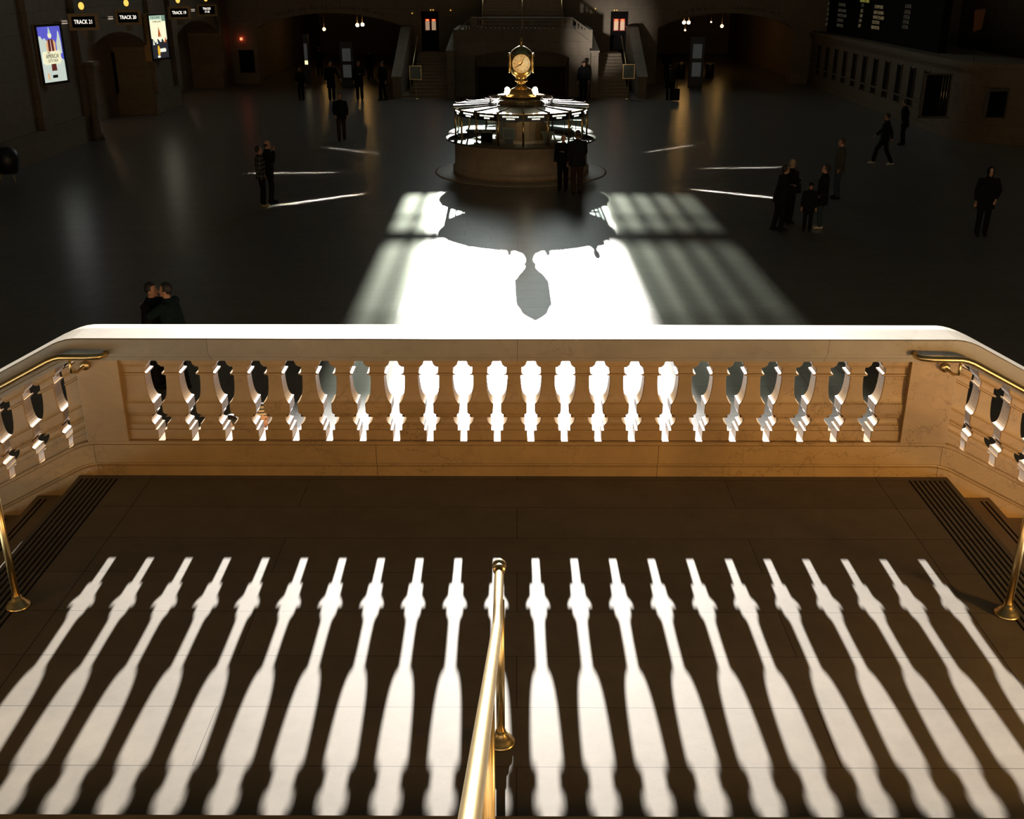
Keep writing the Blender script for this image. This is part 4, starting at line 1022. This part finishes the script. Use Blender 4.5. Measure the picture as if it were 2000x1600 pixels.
def person(label, px, pyf, heading, height, top='black', legs='black', shoes='black', hair='dark', style='short', arms=('down', 'down'), stride=0.0, lean=0.0, hem=0.78, hat=None,
           headyaw=0.0, headpitch=0.0, wide=1.0, skin=None, at=None, hood=False, drop_h=0.0):
    p = at if at is not None else hit(px, pyf, z=0)
    e = empty('person', (p.x, p.y, 0), R(heading)); tag(e, label, 'person')
    s = height/1.75; sk = skin or SKIN
    def LN(v):  # lean the upper body forward
        v = V3(v)
        if v.z > 0.9: v.y += lean*(v.z-0.9)
        return v*s
    near = p.y < 20
    hipL, hipR = V3((-0.09, 0, 0.90)), V3((0.09, 0, 0.90))
    def leg(sx, st):
        h = V3((sx*0.09, 0, 0.90)); an = V3((sx*0.10, st, 0.09)); kn = (h+an)/2 + V3((sx*0.005, 0.035+abs(st)*0.12, 0.01))
        return h, kn, an
    lr = leg(1, stride); ll = leg(-1, -stride)
    sh = {1: V3((0.185, -0.01, 1.415)), -1: V3((-0.185, -0.01, 1.415))}
    def arm(sx, k):
        el, wr = ARMS[k]; S0 = sh[sx]
        return S0, S0+V3((sx*el[0], el[1], el[2])), S0+V3((sx*wr[0], wr[1], wr[2]))
    ar_ = arm(1, arms[1]); al_ = arm(-1, arms[0])
    torso = [((0, 0, 0.84), (0.13, 0.09)), ((0, 0, 0.92), (0.165, 0.11)), ((0, 0.005, 1.05), (0.145, 0.10)), ((0, 0.01, 1.20), (0.16, 0.115)), ((0, 0.005, 1.33), (0.185, 0.12)), ((0, -0.005, 1.41), (0.16, 0.10)), ((0, -0.01, 1.46), (0.08, 0.07)), ((0, 0.0, 1.50), (0.055, 0.058)), ((0, 0.01, 1.56), (0.052, 0.056))]
    def loft(b, rings, n=16):
        pts = []; vs = []
        for c, (rx, ry) in rings:
            for k in range(n):
                a = 2*PI*k/n; vs.append(LN((c[0]+rx*math.cos(a), c[1]+ry*math.sin(a), c[2])))
        m_ = len(rings)
        fs = [(i*n+k, i*n+(k+1) % n, (i+1)*n+(k+1) % n, (i+1)*n+k) for i in range(m_-1) for k in range(n)]
        fs += [tuple(range(n))[::-1], tuple((m_-1)*n+k for k in range(n))]
        b.add(vs, fs, True)
    HM = Matrix.Translation(LN((0, 0.015, 1.53))) @ Matrix.Rotation(R(headyaw), 4, 'Z') @ Matrix.Rotation(-R(headpitch), 4, 'X') @ Matrix.Scale(s, 4)
    def headpart(b2): b2.v = [HM @ v for v in b2.v]; return b2
    body = MB(); loft(body, torso)
    hb = MB(); hb.ball((0, 0.0, 0.115), (0.073, 0.094, 0.105), 20, 14)           # cranium
    hb.ball((0, 0.022, 0.055), (0.055, 0.070, 0.070), 16, 10)                    # jaw
    hb.ball((0, 0.085, 0.0), (0.020, 0.016, 0.016), 10, 6)                       # chin
    hb.tube([(0, 0.088, 0.105), (0, 0.108, 0.072), (0, 0.092, 0.060)], [0.008, 0.014, 0.010], 8)  # nose
    hb.ball((0, 0.080, 0.118), (0.050, 0.014, 0.010), 12, 6)                     # brow
    for sx in (-1, 1):
        hb.ball((sx*0.072, -0.005, 0.082), (0.010, 0.017, 0.028), 8, 6)
        hb.ball((sx*0.035, 0.075, 0.065), (0.018, 0.014, 0.016), 8, 6)
    headpart(hb); body.add(hb.v, hb.f, True)
    for (a, b_, c_) in (lr, ll):
        body.tube([LN(a), LN((a+b_)/2), LN(b_), LN((b_*2+c_)/3), LN(c_)], [0.082*s, 0.070*s, 0.052*s, 0.052*s, 0.036*s], 12)
        body.tube([LN(c_+V3((0, -0.05, -0.045))), LN(c_+V3((0, 0.05, -0.04))), LN(c_+V3((0, 0.15, -0.06)))], [0.034*s, 0.036*s, 0.026*s], 10)
    for sx, (a, b_, c_) in ((1, ar_), (-1, al_)):
        body.tube([LN(a+V3((-sx*0.03, 0, 0))), LN(a), LN((a+b_)/2), LN(b_), LN((b_+c_)/2), LN(c_)], [0.05*s, 0.052*s, 0.044*s, 0.037*s, 0.035*s, 0.025*s], 10)
        d = (c_-b_).normalized(); side = V3((-sx, 0.2, 0.1)); side = (side - d*side.dot(d)).normalized(); nn = d.cross(side)
        pc = c_ + d*0.045
        body.tube([LN(c_-d*0.01), LN(c_+d*0.03), LN(c_+d*0.075)], [(0.024*s, 0.018*s), (0.036*s, 0.016*s), (0.040*s, 0.014*s)], 10)
        for fi, (of, ln) in enumerate(((0.030, 0.070), (0.011, 0.080), (-0.009, 0.075), (-0.028, 0.058))):
            b0 = c_+d*0.07+side*of
            cu = nn*(-0.012)*(1 if sx > 0 else -1)
            body.tube([LN(b0), LN(b0+d*ln*0.5+cu*0.5), LN(b0+d*ln*0.8+cu*1.8), LN(b0+d*ln+cu*3.2)], [0.0095*s, 0.009*s, 0.0085*s, 0.007*s], 7)
        b0 = c_+d*0.02+side*0.026
        body.tube([LN(b0), LN(b0+d*0.03+side*0.022), LN(b0+d*0.058+side*0.026)], [0.012*s, 0.010*s, 0.0085*s], 7)
    bo = body.build('body', sk, e, local=True); remesh(bo, 0.0065*s if near else 0.010*s)
    for sx in (-1, 1): headpart(MB().ball((sx*0.030, 0.087, 0.098), (0.011, 0.006, 0.007), 8, 6)).build('eye', M['ink'], e, local=True)
    headpart(MB().ball((0, 0.094, 0.036), (0.020, 0.006, 0.005), 8, 6)).build('mouth', M['cardred'], e, local=True)
    # trousers
    t = MB()
    loft(t, [((0, 0, 0.80), (0.15, 0.105)), ((0, 0, 0.90), (0.18, 0.125)), ((0, 0, 1.0), (0.165, 0.115))])
    for (a, b_, c_) in (lr, ll):
        t.tube([LN(a+V3((0, 0, 0.03))), LN((a+b_)/2), LN(b_), LN((b_+c_)/2), LN(c_+V3((0, -0.01, -0.02)))], [0.105*s, 0.092*s, 0.076*s, 0.074*s, 0.070*s], 14)
    to = t.build('trousers', CL[legs], e, local=True); remesh(to, 0.014*s)
    for (a, b_, c_) in (lr, ll):
        q = c_
        shm = MB().tube([LN(q+V3((0, -0.085, -0.050))), LN(q+V3((0, -0.05, -0.042))), LN(q+V3((0, 0.04, -0.040))), LN(q+V3((0, 0.12, -0.055))), LN(q+V3((0, 0.175, -0.064)))], [(0.030*s, 0.030*s), (0.042*s, 0.046*s), (0.044*s, 0.046*s), (0.046*s, 0.034*s), (0.028*s, 0.022*s)], 12)
        shm.build('shoe', CL[shoes], e, local=True)
    # jacket with sleeves and collar
    j = MB(); wv = wide
    rings = [((0, 0, hem), (0.205*wv, 0.150*wv))]
    if hem < 0.7: rings += [((0, 0, 0.78), (0.200*wv, 0.150*wv))]
    rings += [((0, 0, 0.92), (0.195*wv, 0.145*wv)), ((0, 0.005, 1.08), (0.185*wv, 0.142*wv)), ((0, 0.008, 1.24), (0.200*wv, 0.150)), ((0, 0.0, 1.36), (0.208, 0.142)), ((0, -0.01, 1.43), (0.170, 0.115)), ((0, -0.01, 1.475), (0.095, 0.085)), ((0, -0.005, 1.515), (0.078, 0.080))]
    loft(j, rings, 20)
    for sx, (a, b_, c_) in ((1, ar_), (-1, al_)):
        ce = c_ - (c_-b_).normalized()*0.012
        j.tube([LN(a+V3((-sx*0.05, 0, -0.01))), LN(a+V3((sx*0.01, 0, 0))), LN((a+b_)/2), LN(b_), LN((b_+ce)/2), LN(ce)], [0.075*s, 0.078*s, 0.070*s, 0.062*s, 0.056*s, 0.046*s], 12)
    if hood:
        hd2 = MB().ball((0, -0.02, 0.10), (0.10, 0.112, 0.135), 16, 12); headpart(hd2); j.add(hd2.v, hd2.f, True)
    jo = j.build('coat' if hem < 0.7 else 'jacket', CL[top], e, local=True); remesh(jo, 0.014*s)
    # hair or hat
    if style != 'bald' and not hood:
        h = MB().ball((0, -0.010, 0.128), (0.082, 0.098, 0.102), 18, 12)
        hv = []
        for v in h.v:
            if v.y > 0.045 and v.z < 0.165: v = V3((v.x*0.9, 0.04, max(v.z, 0.13)))
            elif v.z < 0.06: v = V3((v.x*0.92, min(v.y, 0.0), 0.045 + (v.z-0.03)*0.3))
            hv.append(v)
        h.v = hv
        if style in ('long', 'ponytail'):
            if style == 'long': h.tube([(0, -0.05, 0.13), (0, -0.075, 0.03), (0, -0.085, -0.06), (0, -0.09, -0.13)], [(0.080, 0.05), (0.088, 0.045), (0.08, 0.035), (0.05, 0.02)], 12)
            else: h.ball((0, -0.105, 0.145), 0.035, 10, 8).tube([(0, -0.11, 0.14), (0, -0.15, 0.09), (0, -0.145, 0.0)], [0.022, 0.028, 0.010], 8)
        headpart(h).build('hair', HR[hair], e, local=True)
    elif style == 'bald' and not hood:
        h = MB().tube([(-0.078, 0.0, 0.10), (-0.066, -0.055, 0.095), (0, -0.096, 0.09), (0.066, -0.055, 0.095), (0.078, 0.0, 0.10)], [(0.006, 0.02), (0.012, 0.03), (0.012, 0.036), (0.012, 0.03), (0.006, 0.02)], 8)
        headpart(h).build('hair', HR[hair], e, local=True)
    if hat == 'cap':
        c = MB().lathe([(0.088, 0.0), (0.092, 0.03), (0.078, 0.075), (0.04, 0.098), (0, 0.102)], (0, -0.004, 0.135), 18).prism([(-0.07, 0.06), (0.07, 0.06), (0.055, 0.15), (0, 0.17), (-0.055, 0.15)], 0.135, 0.145, 'z')
        headpart(c).build('cap', CL['black'], e, local=True)
    if hat == 'knit':
        c = MB().lathe([(0.090, -0.01), (0.098, 0.0), (0.096, 0.04), (0.080, 0.09), (0.045, 0.125), (0, 0.135)], (0, -0.008, 0.125), 20)
        headpart(c).build('knit_hat', CL['knit'], e, local=True)
    if hat == 'brim':
        c = MB().lathe([(0.14, 0.0), (0.14, 0.012), (0.088, 0.012), (0.084, 0.07), (0.05, 0.09), (0, 0.085)], (0, -0.004, 0.15), 20)
        headpart(c).build('hat', CL['brown'], e, local=True)
    return e
def hgt(px, pyt, p): return CAMZ - (CAMZ - hit(px, pyt, y=p.y).z)
def P(label, px, pyf, pyt, heading, **k):
    p = hit(px, pyf, z=0)
    if p.y > 57.5 and not k.get('deep'): p = V3((hit(px, pyf, y=57.3).x, 57.3, 0))
    k.pop('deep', None)
    h = max(1.15, min(1.95, hgt(px, pyt, p)))
    return person(label, px, pyf, heading, h, at=p, **k)
# the couple embracing just beyond the balustrade
c1 = hit(283, 562, y=15.8); c2 = hit(316, 556, y=15.8)
person('person in dark clothes with short dark hair, left of the kissing pair', 0, 0, -100, 1.74, at=V3((-5.78, 15.95, 0)), top='black', legs='black', hem=0.62, arms=('hug', 'hug'), lean=0.10, headpitch=-4, headyaw=5, wide=1.1)
person('person in a dark green coat, right of the kissing pair, hand on the other shoulder', 0, 0, 80, 1.79, at=V3((-5.34, 15.75, 0)), top='green', legs='black', hem=0.55, arms=('hug', 'reach'), lean=0.12, headpitch=-6, headyaw=10, wide=1.2)
# glimpsed between the balusters
pa = hit(511, 791, y=11.0)
person('person in a striped knit hat standing close below the balustrade', 0, 0, 195, hit(511, 789, y=11.0).z-0.03, at=V3((pa.x, 11.0, 0)), hat='knit', top='black', skin=SKINP)
pb = hit(450, 812, y=10.7)
person('person with dark hair below the balustrade, left of the striped hat', 0, 0, 150, hit(450, 811, y=10.7).z, at=V3((pb.x, 10.7, 0)), top='black', skin=SKINP)
# left of the booth
P('bald man in a dark coat with a hand at his face, beside the plaid jacket', 531, 397, 274, -75, style='bald', arms=('pocket', 'face'), hem=0.74)
P('person in a dark plaid jacket and pale shoes, left of the bald man', 515, 403, 285, -70, top='plaid', shoes='tan', style='short', arms=('pocket', 'pocket'), headpitch=-12, hood=False, hem=0.80)
P('man in a dark jacket walking alone toward the viewer, left of the booth', 668, 275, 182, 190, arms=('back', 'fwd'), stride=0.14, style='short', hair='brown', hem=0.80, legs='brown', wide=1.1)
P('person in a dark coat with long hair swinging an arm, before the left far passage', 648, 184, 118, 195, arms=('swingout', 'down'), stride=0.10, hem=0.55, style='long')
P('person in dark clothes facing the left far passage, lamp glow on the head', 703, 188, 108, 185, arms=('hold', 'down'), hem=0.62)
P('dark figure with a long coat beside the left outer stair wall', 749, 188, 108, 140, arms=('down', 'pocket'), hem=0.66, stride=0.08, wide=1.1)
P('barely visible person at the left foot of the far passage, in the dark', 589, 187, 131, 170, arms=('down', 'pocket'), wide=1.1)
p = hit(723, 137, y=68.5)
person('dark figure deep in the left far passage, right of the notice stand', 0, 0, 10, 1.8, at=V3((p.x, 68.5, 0)), hem=0.6, wide=1.15)
p = hit(623, 108, y=71)
person('tall dark figure at the back of the left far passage', 0, 0, 0, 1.8, at=V3((p.x, 71, 0)), hem=0.5, wide=1.1)
# at the booth
P('grey-haired man holding a hand at his chest, facing out at the booth', 1099, 372, 263, 165, hair='grey', style='bald', arms=('chest', 'down'), skin=SKINP)
P('tall man seen from behind at the booth with sunlit hair', 1126, 379, 254, 8, hair='brown', arms=('down', 'fwd'), top='char', legs='brown', wide=1.15, stride=0.05)
# right side
P('person in a brimmed hat standing dark against the right far stair wall', 1139, 188, 116, 180, hat='brim', hem=0.5)
P('bulky dark figure with a large backpack before the right far passage', 1307, 187, 126, 15, wide=1.35, hem=0.6)
p = hit(1303, 118, y=69)
person('small dark figure inside the right far passage, above the backpack figure', 0, 0, 0, 1.75, at=V3((p.x, 69, 0)), hem=0.6)
P('dark-haired man in black stooping to the right, at the left of the group', 1517, 450, 322, -80, arms=('hold', 'hold'), lean=0.16, headpitch=-14, stride=0.06, hem=0.76, wide=1.15)
P('person with sunlit fair hair behind the stooping man', 1536, 437, 311, -60, hair='fair', arms=('down', 'hold'), hem=0.66)
P('boy in a dark cap with hands at his jacket hem, front of the group', 1575, 452, 357, 165, hat='cap', arms=('down', 'down'), hem=0.72, shoes='char', wide=1.1)
P('woman with tied dark hair in blue jeans and white shoes behind the boy', 1600, 446, 321, 75, style='ponytail', legs='jeans', shoes='white', arms=('pocket', 'pocket'), hem=0.66, headpitch=-12, wide=1.05)
P('man in a grey jacket and jeans standing behind the group', 1633, 388, 270, 80, top='grey', legs='jeans', hair='brown', arms=('down', 'pocket'))
P('striding person with white shoes near the ticket office', 1722, 321, 221, 80, shoes='white', arms=('back', 'fwd'), stride=0.30, hem=0.80)
P('dark figure leaning beside the rounded end of the ticket office', 1762, 283, 195, 60, arms=('pocket', 'pocket'), lean=0.15, hem=0.7)
P('hooded person in a dark coat alone near the right edge', 1914, 460, 326, 170, hood=True, arms=('pocket', 'down'), hem=0.70, wide=1.15, stride=0.04)
# things they hold
p = hit(1552, 367, y=hit(1525, 445, z=0).y+0.1)
bag = empty('shoulder_bag', (p.x, p.y, p.z-0.15)); tag(bag, 'black bag held open between the stooping man and his companion', 'bag')
MB().prism([(-0.17, 0), (0.17, 0.02), (0.15, 0.26), (-0.13, 0.24)], -0.07, 0.07).build('pouch', CL['black'], bag, local=True, bevel=0.02)
MB().tube([(-0.1, 0, 0.24), (-0.06, 0, 0.36), (0.06, 0, 0.37), (0.1, 0, 0.25)], 0.008, 6).build('strap', CL['black'], bag, local=True)
p = V3((hit(1307, 187, y=57.3).x, 57.3, 0))
bp_ = empty('backpack', (p.x+0.05, p.y-0.30, 0.95)); tag(bp_, 'large dark backpack on the bulky figure before the right passage', 'backpack')
MB().tube([(0, 0, 0.0), (0, 0, 0.1), (0, 0.02, 0.4), (0, 0.04, 0.55)], [(0.2, 0.12), (0.24, 0.16), (0.22, 0.14), (0.12, 0.08)], 14).build('pack', CL['char'], bp_, local=True)
sc_ = empty('suitcase', (p.x+0.28, p.y-0.35, 0)); tag(sc_, 'dark suitcase on the floor right of the backpack figure', 'suitcase')
MB().box(-0.2, 0.2, -0.13, 0.13, 0.05, 0.62).build('shell', CL['char'], sc_, local=True, bevel=0.03)
MB().tube([(-0.08, 0.1, 0.62), (-0.08, 0.1, 0.9), (0.08, 0.1, 0.9), (0.08, 0.1, 0.62)], 0.01, 6).build('handle', M['black'], sc_, local=True)
